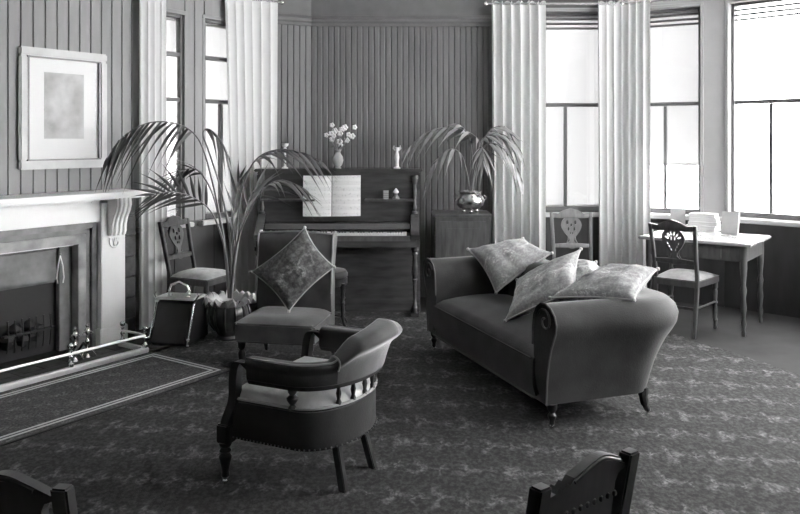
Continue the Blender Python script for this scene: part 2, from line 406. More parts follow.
def curtain(label, path, folds, ztop=2.82, zbot=.015, amp=.035, pinch=None, seed=1, name='curtain'):
    rnd = random.Random(seed)
    P = spline([(a, b, 0) for a, b in path], 14); L = [0]
    for i in range(1, len(P)): L.append(L[-1]+(P[i]-P[i-1]).length)
    tot = L[-1]; base = P[0].lerp(P[-1], .5)
    def pt(u):
        d = u*tot; i = max(j for j in range(len(L)) if L[j] <= d+1e-9); i = min(i, len(P)-2)
        q = P[i].lerp(P[i+1], (d-L[i])/max(L[i+1]-L[i], 1e-6)); T = (P[i+1]-P[i]).normalized(); return q, T
    n = folds*10; rows = []; ph = [rnd.uniform(-.5, .5) for _ in range(folds+2)]; am = [rnd.uniform(.55, 1.25) for _ in range(folds+2)]
    K = 14
    for k in range(K+1):
        zf = k/K; z = zbot+(ztop-zbot)*zf; row = []
        for i in range(n+1):
            u = i/n
            uu = u
            if pinch: uu = u+(pinch[0]*(1-u)+pinch[1]*u)*(1-zf)
            q, T = pt(min(max(uu, 0), 1)); N = Vector((T.y, -T.x, 0))
            c = u*folds; j = int(min(c, folds-1e-6)); a = am[j]*(1-(c-j))+am[j+1]*(c-j)
            wob = .35*math.sin(zf*3+ph[j]*6)
            off = amp*a*math.sin(2*PI*c+wob)*(.75+.35*(1-zf))
            if k == K: off *= .6
            sh = .012*math.sin(2*PI*c*1.0+1.2)
            row.append((q.x+N.x*off+T.x*sh-base.x, q.y+N.y*off+T.y*sh-base.y, z))
        rows.append(row)
    r = thing(name, label, 'curtain', (base.x, base.y, 0), 0, 'long pale curtains at the windows')
    o = MB().grid(rows).build('cloth', 'curtain', r, angle=80)
    hd = [(p[0], p[1], ztop) for p in rows[-1]]
    hrow = [[(x, y, ztop-.0), ] for x, y, z in hd]
    MB().grid([[(x*1.0, y*1.0, ztop-.055) for x, y, z in hd], [(x, y, ztop+.035+.012*math.sin(i*1.1)) for i, (x, y, z) in enumerate(hd)]]).build('heading', 'curtain', r, angle=80)
    return r
def rod(label, path, z=2.835):
    P = [Vector((a, b, z)) for a, b in path]; r = thing('curtain_rod', label, 'curtain rod', (P[0].x, P[0].y, z)); o = P[0]
    MB().tube([p-o for p in P], .012, 8).build('pole', 'brass', r)
    for p in (P[0], P[-1]): MB().ball(p-o, .024).build('finial', 'brass', r)
curtain('pale curtain hanging between the mantelpiece and the first left window', [(-2.085, 6.215), (-1.935, 6.43)], 4, amp=.015, seed=3)
curtain('wide pale curtain hanging behind the tall palm, left of the piano', [(-1.575, 6.985), (-1.37, 7.23), (-1.165, 7.375)], 6, amp=.013, pinch=(.16, -.02), seed=5)
curtain('pale curtain in deep folds right of the small cabinet', [(.865, 7.47), (1.12, 7.47), (1.385, 7.47)], 6, amp=.042, pinch=(.03, 0), seed=8)
curtain('pale curtain hanging between the two large right-hand windows', [(1.885, 7.47), (2.12, 7.44), (2.335, 7.31)], 7, amp=.026, pinch=(.02, 0), seed=11)
rod('brass curtain rod above the left-hand pair of windows', [(-2.12, 6.22), (-1.46, 7.18), (-1.12, 7.40)])
rod('brass curtain rod above the large window behind the sofa', [(.82, 7.47), (2.05, 7.47)])
rod('brass curtain rod above the window over the writing table', [(2.12, 7.45), (2.86, 7.06)])

# ------------------------------------------------------------------ carpet and hearth rug
tag(MB().prism([(-4.5, -2.3), (3.62, -2.3), (3.62, 2.4), (2.43, 5.5), (2.12, 6.2), (1.95, 6.5), (1.9, 6.9), (-1.3, 6.9), (-2.0, 6.0), (-4.4, 2.5)], .0005, .007).build('carpet', 'carpet', smooth=False),
    'dark floral figured carpet covering most of the floor', 'carpet')
def Lp(t, y=0, z=0): return local(LS, AL, t-LT, -y, z)     # t along the left wall from W0, y into the room
RUGC = Vector((-1.107, 5.14))
nrm = Vector((DL.y, -DL.x))
rt = (RUGC-W0).dot(DL); ry = (RUGC-W0).dot(nrm)
HD = .25+.43                                                   # hearth edge distance from the wall
p = Lp(rt, ry)
rug = thing('hearth_rug', 'figured hearth rug with a pale twin-striped border before the fireplace', 'rug', (p.x, p.y, .007), AL)
RW, RD = 1.95, ry-HD-.03
B(-RW, 0, 0, RD, .0005, .012).build('pile', 'rug_pile', rug, smooth=False)
for k in (.05, .085):
    b_ = MB(); q = k
    for (x0, x1, y0, y1) in ((-RW+q, -q, q, q+.014), (-RW+q, -q, RD-q-.014, RD-q), (-q-.014, -q, q, RD-q), (-RW+q, -RW+q+.014, q, RD-q)):
        b_.box(x0, x1, y0, y1, .0115, .014)
    b_.build('border_stripe', 'rope', rug, smooth=False)
MB().tube([(-RW, 0, .007), (0, 0, .007), (0, RD, .007), (-RW, RD, .007), (-RW, 0, .007)], .007, 6).build('shadow_edge', 'box_dark', rug)  # dark cord painted in for the shadow line along the rug edge

# ------------------------------------------------------------------ fireplace (local: x along wall, -y into the room)
PT1 = (Vector((-2.075, 5.93))-W0).dot(DL)                      # right edge of right pilaster
fp = thing('fireplace', 'white marble fireplace with carved scroll brackets and grey iron insert', 'fireplace', tuple(Lp(PT1, .02)), AL)
PWD = .205; PD = .21; SPAN = 1.42; ZS = 1.115
for x in (0, -SPAN+PWD):
    pl = B(x-PWD, x, -PD, 0, 0, 1.06).build('pilaster', 'marble', fp, bevel=.004)
    B(x-PWD-.015, x+.015, -PD-.015, 0, 0, .13).build('plinth', 'marble', pl, bevel=.006)
    # carved scroll bracket: S profile with flutes
    prof = [(-PD, 1.10), (-PD-.115, 1.10), (-PD-.12, 1.05), (-PD-.105, 1.0), (-PD-.075, .95), (-PD-.06, .90), (-PD-.058, .85), (-PD-.045, .82), (-PD, .815)]
    cb = MB().prism([(a, b) for a, b in prof], x-PWD+.05, x-.03, 'x').build('scroll_bracket', 'marble', fp, angle=50)
    for i in range(3):
        xx = x-PWD+.075+i*.038
        MB().tube([(xx, a-.004, b) for a, b in prof[1:8]], .012, 8).build('flute', 'marble', cb)
    spiral = [(x-PWD/2+.01+.052*math.cos(a)*(1-i/26), -PD-.006, .765+.055*math.sin(a)*(1-i/26)) for i, a in enumerate([PI-.6+j*.28 for j in range(24)])]
    MB().tube(spiral, .008, 6).build('carved_spiral', 'marble', cb)
    for k in range(4):
        a = PI*.3+k*.35
        MB().tube([(x-PWD/2+.005, -PD-.004, .74), (x-PWD/2+.005+.05*math.cos(a), -PD-.012, .74+.06*math.sin(a))], [.010, .003], 6).build('carved_leaf', 'marble', cb)
B(-SPAN+PWD, -PWD, -PD+.02, 0, .925, 1.10).build('frieze', 'marble', fp, bevel=.004)
sh = MB().box(-SPAN-.09, .12, -PD-.15, 0, ZS, ZS+.032).box(-SPAN-.06, .09, -PD-.125, 0, ZS-.02, ZS)
sh.build('mantel_shelf', 'marble', fp, bevel=.006)
for s in (0, 1):
    for j, (a, w_, dd, m_) in enumerate(((0, .045, .05, 'slip_stone'), (.045, .04, .075, 'cast_iron'), (.085, .065, .06, 'iron_pale'))):
        x = -PWD-a if s == 0 else -SPAN+PWD+a
        x2 = x-w_ if s == 0 else x+w_
        B(min(x, x2), max(x, x2), -PD+dd, 0, 0, .925-a).build('jamb_moulding', m_, fp, bevel=.004)
for a, w_, dd, m_ in ((0, .045, .05, 'slip_stone'), (.045, .04, .075, 'cast_iron'), (.085, .07, .06, 'iron_pale')):
    B(-SPAN+PWD+a, -PWD-a, -PD+dd, 0, .925-a-w_, .925-a).build('lintel_moulding', m_, fp, bevel=.004)
op0, op1 = -SPAN+PWD+.15, -PWD-.15
B(op0, op1, -.09, -.07, .757, .77).build('insert_bead', 'brass_pale', fp)
B(op0, op1, -.02, .0, .0, .76).build('fire_back', 'soot', fp)
B(op0, op0+.10, -.07, -.02, 0, .76).build('cheek', 'cast_iron', fp, bevel=.004)
B(op1-.10, op1, -.07, -.02, 0, .76).build('cheek', 'cast_iron', fp, bevel=.004)
B(op0+.1, op1-.1, -.06, -.02, .5, .76).build('canopy', 'cast_iron', fp, bevel=.02)
for i in range(7):
    x = op0+.2+i*(op1-op0-.4)/6
    MB().tube([(x, -.115, .08), (x, -.13, .2), (x, -.12, .30)], .007, 6).build('grate_bar', 'box_dark', fp)
B(op0+.17, op1-.17, -.135, -.1, .19, .205).build('grate_rail', 'box_dark', fp)
for i in range(14):
    MB().ball((op0+.2+random.random()*(op1-op0-.4), -.06-random.random()*.03, .13+random.random()*.1), .045, 6, 4).build('coal', 'coal', fp, smooth=False)
# tiled upright beside the pilaster and dark tiled hearth
up = thing('tile_upright', 'mottled dark tiled upright at the right of the white pilaster', 'tile panel', tuple(Lp(PT1+.004, .014)), AL)
for i in range(7): B(0, .105, -.195, 0, .005+i*.158, .005+i*.158+.154).build('tile', 'tile_dark', up, bevel=.004, seg=1)
hr = thing('hearth_slab', 'dark tiled hearth inside the brass fender', 'hearth', tuple(Lp(PT1, .25)), AL)
for i in range(9):
    for j in range(2):
        B(.1-(i+1)*.18+.002, .1-i*.18-.002, -.02-.2*(j+1)+.002, -.02-.2*j-.002, 0.008, .022).build('tile', 'tile_dark', hr, bevel=.003, seg=1)

# fender
FE = Vector((-1.80, 5.58)); ft = (FE-W0).dot(DL); fy = (FE-W0).dot(nrm)
fe = thing('fender', 'low brass rail fender with knobbed posts around the hearth', 'fender', tuple(Lp(ft, fy)), AL)
FL = 1.75; FD = .30
B(-FL, 0, -.012, .030, .012, .050).build('plinth_bar', 'brass_pale', fe, bevel=.006)
B(-.042, 0, .030, FD, .012, .050).build('plinth_bar', 'brass_pale', fe, bevel=.006)
for x, y in ((-.02, .01), (-.60, .01), (-1.2, .01), (-.02, FD-.03)):
    po = MB().lathe([(.018, .050), (.02, .07), (.010, .08), (.008, .10), (.016, .112), (.016, .12), (.008, .13), (.008, .15), (.014, .158)], 10, (x, y, 0)).build('post', 'brass', fe)
    MB().ball((x, y, .185), .021, 10, 6).build('knob', 'brass', po)
MB().tube([(-FL, .01, .135), (-.02, .01, .135)], .0095, 8).build('rail', 'brass_pale', fe)
MB().tube([(-.02, .01, .135), (-.02, FD-.03, .135)], .0095, 8).build('rail', 'brass_pale', fe)

# fire dogs inside the fender
def firedog(px, py, label):
    Y = F*(EYE-.022)/(py-HOR); p = at(px, py, Y)
    r = thing('fire_dog', label, 'fire dog', (p.x, p.y, .022), AL-.2, 'pair of fire dogs on the hearth')
    prof = [(.022, .0), (.014, .012), (.008, .03), (.016, .05), (.008, .065), (.007, .09), (.017, .11), (.007, .13), (.007, .155), (.02, .175), (.02, .19), (.008, .205), (.014, .222), (.001, .235)]
    MB().lathe(prof, 10).build('upright', 'brass', r)
    MB().tube([(0, 0, .07), (0, .07, .085), (0, .14, .03), (0, .16, .008)], .009, 8).build('billet_bar', 'box_dark', r)
    for s in (-1, 1): MB().tube([(0, 0, .055), (s*.03, -.012, .045), (s*.05, -.02, .006)], .007, 6).build('foot', 'brass', r)
    for s in (-1, 1): MB().tube([(0, 0, .16), (s*.02, 0, .18), (s*.035, 0, .165), (s*.026, 0, .155)], .005, 6).build('scroll', 'brass', r)
firedog(75, 361, 'nearer of the two knobbed brass fire dogs behind the fender')
firedog(87.5, 357, 'farther of the two knobbed brass fire dogs, nearest the white pilaster')
p = Lp(PT1-PWD-.15-.12, .12, .70)
tg = thing('fire_tongs', 'bright steel fire tongs hanging inside the fireplace opening', 'fire tongs', tuple(p), AL)
for s in (-1, 1): MB().tube([(0, -.012, .0), (.018*s, -.014, -.07), (.028*s, -.014, -.16), (.02*s, -.014, -.20)], .005, 6).build('arm', 'brass_pale', tg)
MB().ball((0, -.012, .01), .012).build('handle_knob', 'brass', tg)

# coal box
p = at(168, 347, 5.73); p.z = .012
cbx = thing('coal_box', 'dark coal box with sloping lid, brass trim and arched brass handle', 'coal box', (p.x+.02, p.y+.03, .013), -.22)
W_ = .15
body = [(-.03, .0), (-.015, .27), (.06, .33), (.20, .33), (.24, .0)]
MB().prism([(-.05, .02), (.05, .30), (.10, .325), (.22, .325), (.25, .02)], -W_, W_, 'x').build('body', 'box_dark', cbx, bevel=.006)
lid = MB().prism([(-.062, .03), (.038, .305), (.05, .30), (-.05, .03)], -W_+.012, W_-.012, 'x').build('sloping_lid', 'box_dark', cbx, bevel=.004)
B(-W_-.008, W_+.008, .035, .225, .326, .345).build('top_board', 'brass_pale', cbx, bevel=.005)
for s in (-1, 1):
    MB().tube([(s*(W_+.004), -.056, .03), (s*(W_+.004), .045, .305)], .007, 6).build('edge_trim', 'brass', cbx)
    ft_ = MB().ball((s*(W_-.01), -.03, .010), .0135).build('foot', 'brass', cbx); MB().ball((s*(W_-.01), .23, .010), .0135).build('foot', 'brass', cbx)
    MB().ball((s*(W_+.006), -.05, .06), .015).build('corner_boss', 'brass', cbx)
    MB().tube([(s*(W_+.006), .05, .325), (s*(W_+.03), .06, .36), (s*(W_+.016), .07, .375)], .007, 6).build('finial', 'brass', cbx)
hd = MB().tube([(-.075+.0, .11, .345), (-.085, .11, .38), (-.065, .11, .425), (0, .11, .45), (.065, .11, .425), (.085, .11, .38), (.075, .11, .345)], .0085, 8).build('handle', 'brass', cbx)
for s in (-1, 1): MB().lathe([(.02, .345), (.014, .355), (.018, .37), (.008, .385)], 10, (s*.075, .11, 0)).build('handle_socket', 'brass', hd)

# framed picture
fpx = thing('framed_picture', 'large pale framed print with a wide white mount above the mantel', 'picture', tuple(Lp(.183, .014, 1.32)), AL)
PW, PH, k = .70, .87, .062
for (x0, x1, z0, z1) in ((-PW, 0, 0, k), (-PW, 0, PH-k, PH), (-PW, -PW+k, k, PH-k), (-k, 0, k, PH-k)):
    B(x0, x1, -.035, 0, z0, z1).build('frame_bar', 'frame_wood', fpx, bevel=.01)
B(-PW+k, -k, -.012, -.004, k, PH-k).build('mount', 'mount_card', fpx, smooth=False)
for (x0, x1, z0, z1) in ((-PW+k, -k, k, k+.01), (-PW+k, -k, PH-k-.01, PH-k), (-PW+k, -PW+k+.01, k, PH-k), (-k-.01, -k, k, PH-k)):
    B(x0, x1, -.03, -.012, z0, z1).build('inner_slip', 'slip_stone', fpx)
pm = mat('faded_print', .56, .8, var=.35, vscale=5)
B(-PW+k+.13, -k-.13, -.0135, -.012, .22, .70).build('print', 'faded_print', fpx, smooth=False)

# ------------------------------------------------------------------ shield-back dining chairs
def turned(prof, n=12): return [(r, z) for r, z in prof]
LEG = [(.012, 0), (.017, .012), (.012, .03), (.015, .06), (.020, .075), (.013, .09), (.018, .16), (.013, .20), (.021, .215), (.013, .23), (.019, .30), (.014, .325), (.022, .335), (.022, .40)]
def make_chair(name, label, loc, rz, wood, cloth, style, group='shield-back side chairs'):
    """local: front = -y, origin under the seat"""
    r = thing(name, label, 'chair', loc, rz, group)
    hw, hb, d = .205, .175, .40; yb = d/2-.02
    fr = [(-hw, -d/2), (hw, -d/2), (hb, d/2), (-hb, d/2)]
    MB().prism(fr, .375, .43).build('seat_frame', wood, r, bevel=.008)
    rows = []
    for i in range(9):
        v = i/8; row = []
        for j in range(9):
            u = j/8; w_ = hw+(hb-hw)*v
            z = .43+.042*(1-(2*u-1)**4)*(1-(2*v-1)**4)
            row.append((-w_+2*w_*u, -d/2+d*v, z))
        rows.append(row)
    MB().grid(rows).build('seat', cloth, r)
    for s in (-1, 1):
        lg = MB().lathe([(a, b-.012+.012) for a, b in LEG], 10, (s*(hw-.025), -d/2+.025, 0)).build('leg', wood, r)
    top = .865
    def back(x, z): return (x, yb+max(0, z-.43)*.20+.0, z)
    for s in (-1, 1):
        xb = s*(hb-.012)
        path = [(xb*1.0, yb+.075, 0), (xb, yb+.03, .2), (xb, yb, .41), back(xb*1.02, .6), back(xb*1.06, .78), back(xb*1.08, top)]
        P = spline(path, 4); mb = MB()
        rows = [[(q.x+a*.014, q.y+b*.016, q.z) for a, b in ((-1, -1), (1, -1), (1, 1), (-1, 1))] for q in P]
        mb.loft(rows).build('leg', wood, r, bevel=.004, seg=1)
    xt = hb*1.06
    # crest rail, arched in the middle
    crest = [(-xt, top-.045), (-xt*.5, top-.05), (0, top-.045), (xt*.5, top-.05), (xt, top-.045), (xt, top+.0), (xt*.62, top-.008), (xt*.35, top+.02), (0, top+.038), (-xt*.35, top+.02), (-xt*.62, top-.008), (-xt, top)]
    mb = MB(); n = len(crest)
    mb.loft([[(x, back(x, z)[1]+e, z) for x, z in crest] for e in (-.011, .011)]).build('crest_rail', wood, r, bevel=.003, seg=1)
    zl = .555
    lo = [(-xt*.95, zl), (-.04, zl+.0), (0, zl-.01), (.04, zl), (xt*.95, zl), (xt*.95, zl+.032), (.05, zl+.04), (-.05, zl+.04), (-xt*.95, zl+.032)]
    MB().loft([[(x, back(x, z)[1]+e, z) for x, z in lo] for e in (-.010, .010)]).build('cross_rail', wood, r, bevel=.003, seg=1)
    # pierced shield splat
    zc = top-.115; holes = []
    out = []
    for i in range(28):
        a = 2*PI*i/28+PI/2
        rx = .092; rz_ = .088
        z = math.sin(a)*rz_; x = math.cos(a)*rx
        if z < 0: x *= (1-.45*(-z/rz_)**1.3); z *= 1.35
        out.append((x, zc+z))
    # extend a stem down to the cross rail
    low = min(range(28), key=lambda i: out[i][1])
    stem = [(-.024, out[low][1]+.012), (-.020, zl+.06), (-.045, zl+.034), (.045, zl+.034), (.020, zl+.06), (.024, out[low][1]+.012)]
    out = out[:low]+stem+out[low+1:]
    if style == 'fan':
        for i in range(6):
            a = PI*.12+i*PI*.76/5; cx, cz = .052*math.cos(a), zc+.054*math.sin(a)-.008
            dx, dz = math.cos(a), math.sin(a)
            holes.append([(cx+dx*.017*math.cos(t)-dz*.0085*math.sin(t), cz+dz*.017*math.cos(t)+dx*.0085*math.sin(t)) for t in [2*PI*q/8 for q in range(8)]])
        for s in (-1, 1):
            for q in range(3):
                cx, cz = s*(.044-.013*q), zc-.033-.025*q
                holes.append([(cx+.007*math.cos(t)+s*.004*math.sin(t), cz+.010*math.sin(t)) for t in [2*PI*k_/7 for k_ in range(7)]])
        for s in (-1, 1): holes.append([(s*.014+.006*math.cos(t), zc+.008+.018*math.sin(t)) for t in [2*PI*k_/8 for k_ in range(8)]])
    else:
        for s in (-1, 1):
            holes.append([(s*.036+.012*math.cos(t), zc+.028+.020*math.sin(t)) for t in [2*PI*q/8 for q in range(8)]])
            holes.append([(s*.026+.009*math.cos(t), zc-.030+.018*math.sin(t)) for t in [2*PI*q/8 for q in range(8)]])
            holes.append([(s*.010+.005*math.cos(t), zc-.068+.012*math.sin(t)) for t in [2*PI*q/8 for q in range(8)]])
        holes.append([(.010*math.cos(t), zc+.005+.014*math.sin(t)) for t in [2*PI*q/8 for q in range(8)]])
    plate(out, holes, .016, lambda a, b, e: (a, back(a, b)[1]+e, b)).build('pierced_splat', wood, r, smooth=False)
    for s in (-1, 1):       # slim scrolled ribs beside the splat stem
        MB().tube([back(s*.05, zl+.035), back(s*.032, zl+.07), back(s*.03, zl+.12)], .006, 6).build('scroll_rib', wood, r)
    B(-hb+.03, hb-.03, yb-.0, yb+.02, .2, .222).build('stretcher', wood, r, bevel=.003)
    for s in (-1, 1): MB().tube([(s*(hw-.025), -d/2+.03, .22), (s*(hb-.012), yb+.025, .22)], .009, 6).build('stretcher', wood, r)
    return r
FZ = .0075
# chair by the writing table, seen from behind
fwd = Vector((.65, .76)); bx = Vector((2.185, 6.15))
cc = bx+fwd*.165
make_chair('side_chair', 'dark shield-back side chair seen from behind, drawn up to the writing table', (cc.x, cc.y, FZ), math.atan2(fwd.y, fwd.x)+PI/2, 'mid_wood', 'seat_cloth', 'fan')
make_chair('side_chair', 'pale-toned shield-back side chair behind the sofa, facing the room below the blind', (1.535, 6.80, FZ), -.05, 'pale_wood', 'seat_cloth', 'oval')
fw = Vector((.93, -.36)).normalized()
make_chair('side_chair', 'shield-back side chair with pale seat under the left windows beside the tall palm', (-1.615, 6.33, FZ), math.atan2(fw.y, fw.x)+PI/2, 'mid_wood', 'seat_cloth', 'oval')

# ------------------------------------------------------------------ piano
PX0, PX1 = -1.27, .178; PF, PUP, PB = 6.68, 6.93, 7.22; PHT = 1.275
pn = thing('upright_piano', 'dark wooden upright piano with carved columns and narrow shelves on its front', 'piano', ((PX0+PX1)/2, PUP, FZ))
hw = (PX1-PX0)/2; o_ = -PUP
pb = PB-PUP
B(-hw+.03, hw-.03, .0, pb, .0, PHT-.04).build('case', 'piano_wood', pn, bevel=.004)
B(-hw-.02, hw+.02, -.05, pb+.01, PHT-.035, PHT-.008).build('top_lid', 'piano_wood', pn, bevel=.008)
B(-hw+.005, hw-.005, -.03, pb, PHT-.06, PHT-.036).build('lid_moulding', 'piano_wood', pn, bevel=.006)
for s in (-1, 1): B(min(s*hw, s*(hw-.035)), max(s*hw, s*(hw-.035)), -.02, pb, 0, PHT-.06).build('side_panel', 'piano_wood', pn, bevel=.004)
B(-hw+.06, hw-.06, -.012, .0, .80, PHT-.07).build('upper_panel', 'piano_wood', pn, bevel=.006)
for x0, x1 in ((-hw+.10, -.26), (.26, hw-.10)):
    q = B(x0, x1, -.022, -.012, 1.04, 1.18).build('fretted_panel', 'piano_wood', pn, bevel=.004)
for x0, x1 in ((-hw+.05, -.20), (.235, hw-.05)):
    B(x0, x1, -.11, -.012, .985, 1.003).build('shelf', 'mid_wood', pn, bevel=.003)
B(-.26, .20, -.10, -.012, .835, .852).build('music_ledge', 'piano_wood', pn, bevel=.003)
B(-hw+.035, hw-.035, PF-PUP, .0, .60, .665).build('keybed', 'piano_wood', pn, bevel=.008)
B(-hw+.10, hw-.10, -.17, -.01, .665, .72).build('key_bed_block', 'piano_wood', pn)
fl_ = MB().prism([(-.03, .72), (-.11, .725), (-.125, .745), (-.10, .79), (-.03, .80), (-.005, .80), (-.005, .72)], -hw+.09, hw-.09, 'x').build('fallboard', 'piano_wood', pn, angle=50)
ky = MB(); nk = 52; kw = (2*hw-.24)/nk
for i in range(nk): x = -hw+.12+i*kw; ky.box(x+.0008, x+kw-.0008, -.235, -.10, .70, .722)
o = ky.build('white_keys', 'ivory', pn, smooth=False); o['kind'] = 'stuff'
bk = MB()
for i in range(nk-1):
    if i % 7 in (0, 2, 3, 5, 6): x = -hw+.12+(i+1)*kw; bk.box(x-.006, x+.006, -.19, -.10, .72, .732)
o = bk.build('black_keys', 'box_dark', pn, smooth=False); o['kind'] = 'stuff'
B(-hw+.09, hw-.09, -.255, -.238, .655, .70).build('key_slip', 'mid_wood', pn, bevel=.003)
for s in (-1, 1):
    xc = s*(hw-.05)
    MB().prism([(-.25, .665), (-.255, .71), (-.20, .735), (-.12, .80), (-.06, .86), (-.0, .87), (0, .665)], xc-.035, xc+.035, 'x').build('key_cheek', 'piano_wood', pn, bevel=.004)
    col = MB().lathe([(.034, .60), (.034, .57), (.022, .56), (.028, .54), (.016, .52), (.026, .45), (.032, .38), (.020, .33), (.026, .32), (.016, .30), (.013, .15), (.018, .10), (.026, .085), (.028, .07), (.022, .055), (.030, .03), (.030, 0)], 12, (xc, -.21, 0)).build('leg', 'piano_wood', pn)
    B(xc-.035, xc+.035, -.245, 0, 0, .035).build('toe_block', 'piano_wood', pn, bevel=.006)
    uc = MB().lathe([(.030, .87), (.030, .89), (.018, .90), (.024, .93), (.016, .96), (.020, 1.05), (.022, 1.08), (.016, 1.12), (.024, 1.14), (.030, 1.155), (.030, 1.21)], 12, (xc, -.035, 0)).build('carved_column', 'piano_wood', pn)
B(-hw+.10, hw-.10, -.008, .0, .06, .58).build('lower_panel', 'piano_wood', pn, bevel=.004)
for x0, x1 in ((-hw+.16, -.26), (-.2, .2), (.26, hw-.16)):
    B(x0, x1, -.018, -.008, .12, .52).build('raised_panel', 'piano_wood', pn, bevel=.008)
for s in (-1, 1): MB().tube([(s*.05, 0, .055), (s*.05, -.09, .05), (s*.055, -.13, .04)], .010, 6, flat=1.6).build('pedal', 'brass', pn)
# music
mu = thing('sheet_music', 'open book of sheet music propped on the piano desk', 'sheet music', at(332, 217, PUP-.06), -.0)
mu.location.z = FZ+.853
stv = bpy.data.materials.new('music_page'); stv.use_nodes = True; g = NG(stv)
tc = g.n('ShaderNodeTexCoord'); sx = g.n('ShaderNodeSeparateXYZ'); g.link(tc.outputs['Object'], sx.inputs[0])
zz = g.math('FRACT', g.math('MULTIPLY', sx.outputs['Z'], 18)); ln = g.math('FRACT', g.math('MULTIPLY', zz, 8))
msk = g.math('MULTIPLY', g.math('LESS_THAN', zz, .62), g.math('LESS_THAN', ln, .25))
nn = g.n('ShaderNodeTexNoise'); nn.inputs['Scale'].default_value = 60; g.link(tc.outputs['Object'], nn.inputs['Vector'])
nt_ = g.math('MULTIPLY', g.math('LESS_THAN', zz, .7), g.math('GREATER_THAN', nn.outputs['Fac'], .62))
v = g.math('SUBTRACT', .86, g.math('MULTIPLY', g.math('MAXIMUM', msk, nt_), .22))
cbn = g.n('ShaderNodeCombineColor')
for i in range(3): g.link(v, cbn.inputs[i])
bs = stv.node_tree.nodes['Principled BSDF']; g.link(cbn.outputs[0], bs.inputs['Base Color']); bs.inputs['Roughness'].default_value = .8
M['music_page'] = stv
for s in (-1, 1):
    rows = []
    for i in range(2):
        z = i*.355; rows.append([(s*(.003+.25*j/6), -.035+.035*i*1.0-.012*math.sin(PI*j/6), z+(.004 if s > 0 else 0)*j/6) for j in range(7)])
    back_ = [[(x, y+.006, z) for x, y, z in r_] for r_ in rows]
    mb = MB(); mb.loft([[*rows[0], *reversed(back_[0])], [*rows[1], *reversed(back_[1])]])
    mb.build('page', 'music_page', mu)

PTOP = FZ+PHT-.008
def lathe_thing(name, label, cat, loc, prof, m, group=None, n=16):
    return tag(MB().lathe(prof, n).build(name, m, loc=loc), label, cat, group)
# flowers
vz = at(338, 168, 7.02)
fv = thing('flower_vase', 'glass vase of small white flowers on the piano top', 'vase', (vz.x, 7.02, PTOP))
gm = bpy.data.materials.new('vase_glass'); gm.use_nodes = True; b = gm.node_tree.nodes['Principled BSDF']
b.inputs['Base Color'].default_value = (.8, .8, .8, 1); b.inputs['Roughness'].default_value = .12; b.inputs['Transmission Weight'].default_value = .55; M['vase_glass'] = gm
MB().lathe([(.028, 0), (.032, .006), (.022, .014), (.04, .035), (.052, .07), (.046, .105), (.028, .13), (.022, .145), (.034, .17), (.031, .17), (.018, .145), (.001, .12)], 18).build('vase', 'vase_glass', fv)
rf = random.Random(4)
for i in range(17):
    a = rf.uniform(0, 2*PI); rr = rf.uniform(.02, .12); h = rf.uniform(.20, .39)
    if i < 3: rr = .11+.02*i; a = (PI*.92, .15, .02)[i]; h = (.30, .29, .37)[i]
    tip = Vector((rr*math.cos(a), rr*.7*math.sin(a), h))
    st = MB().tube(spline([(0, 0, .10), (tip.x*.4, tip.y*.4, h*.7), tuple(tip)], 4), .0025, 5).build('flower_stem', 'rachis', fv)
    mb = MB(); R_ = rf.uniform(.016, .023)
    for q in range(5):
        b_ = 2*PI*q/5; mb.ball(tip+Vector((R_*.75*math.cos(b_), -.004, R_*.75*math.sin(b_))), R_*.62, 6, 4)
    mb.build('blossom', 'blossom', st)
for i in range(4):
    a = i*1.6+.4
    MB().tube(spline([(0, 0, .15), (.04*math.cos(a), .03*math.sin(a), .2), (.08*math.cos(a), .05*math.sin(a), .19)], 3), [.004]*3+[.010]*2+[.006, .001], 6, flat=.3).build('leaf', 'leaf', fv)
v2 = at(397, 168, 6.98)
bv = thing('bud_vase', 'slender pale figured bud vase at the right end of the piano top', 'vase', (v2.x, 6.98, PTOP))
MB().lathe([(.03, 0), (.032, .008), (.018, .02), (.016, .06), (.022, .10), (.018, .13), (.012, .15), (.028, .19), (.024, .19), (.006, .15)], 14).build('body', 'porcelain', bv)
for s in (-1, 1): MB().tube([(s*.016, 0, .16), (s*.034, 0, .18), (s*.026, 0, .205)], .006, 6).build('petal_lip', 'porcelain', bv)
v3 = at(285, 168, 6.98)
cs = thing('candlestick', 'slender white candlestick at the left end of the piano top', 'candlestick', (v3.x, 6.98, PTOP))
MB().lathe([(.03, 0), (.03, .008), (.012, .02), (.009, .06), (.016, .08), (.008, .10), (.008, .16), (.016, .18), (.010, .19)], 14).build('stem', 'porcelain', cs)
MB().lathe([(.012, .19), (.03, .205), (.034, .225), (.030, .225), (.010, .20)], 14).build('drip_cup', 'porcelain', cs)
sz = FZ+1.003
q = at(386, 198, PUP-.06)
ob = thing('trinket_box', 'small ribbed pale box on the right piano shelf', 'box', (q.x, PUP-.06, sz))
B(-.022, .022, -.016, .016, 0, .065).build('body', 'book_cover', ob, bevel=.003); 
for i in range(3): B(-.023, .023, -.018, .018, .012+i*.018, .017+i*.018).build('rib', 'slip_stone', ob)
B(-.025, .025, -.019, .019, .065, .074).build('lid', 'book_cover', ob, bevel=.003)
q = at(396, 198, PUP-.06)
og = thing('figurine', 'tiny squat figurine with a domed top on the right piano shelf', 'figurine', (q.x, PUP-.06, sz))
MB().lathe([(.03, 0), (.032, .01), (.018, .03), (.014, .045)], 12).build('base', 'slip_stone', og)
MB().lathe([(.012, .045), (.026, .055), (.026, .065), (.012, .085), (.004, .095)], 12).build('dome', 'porcelain', og)

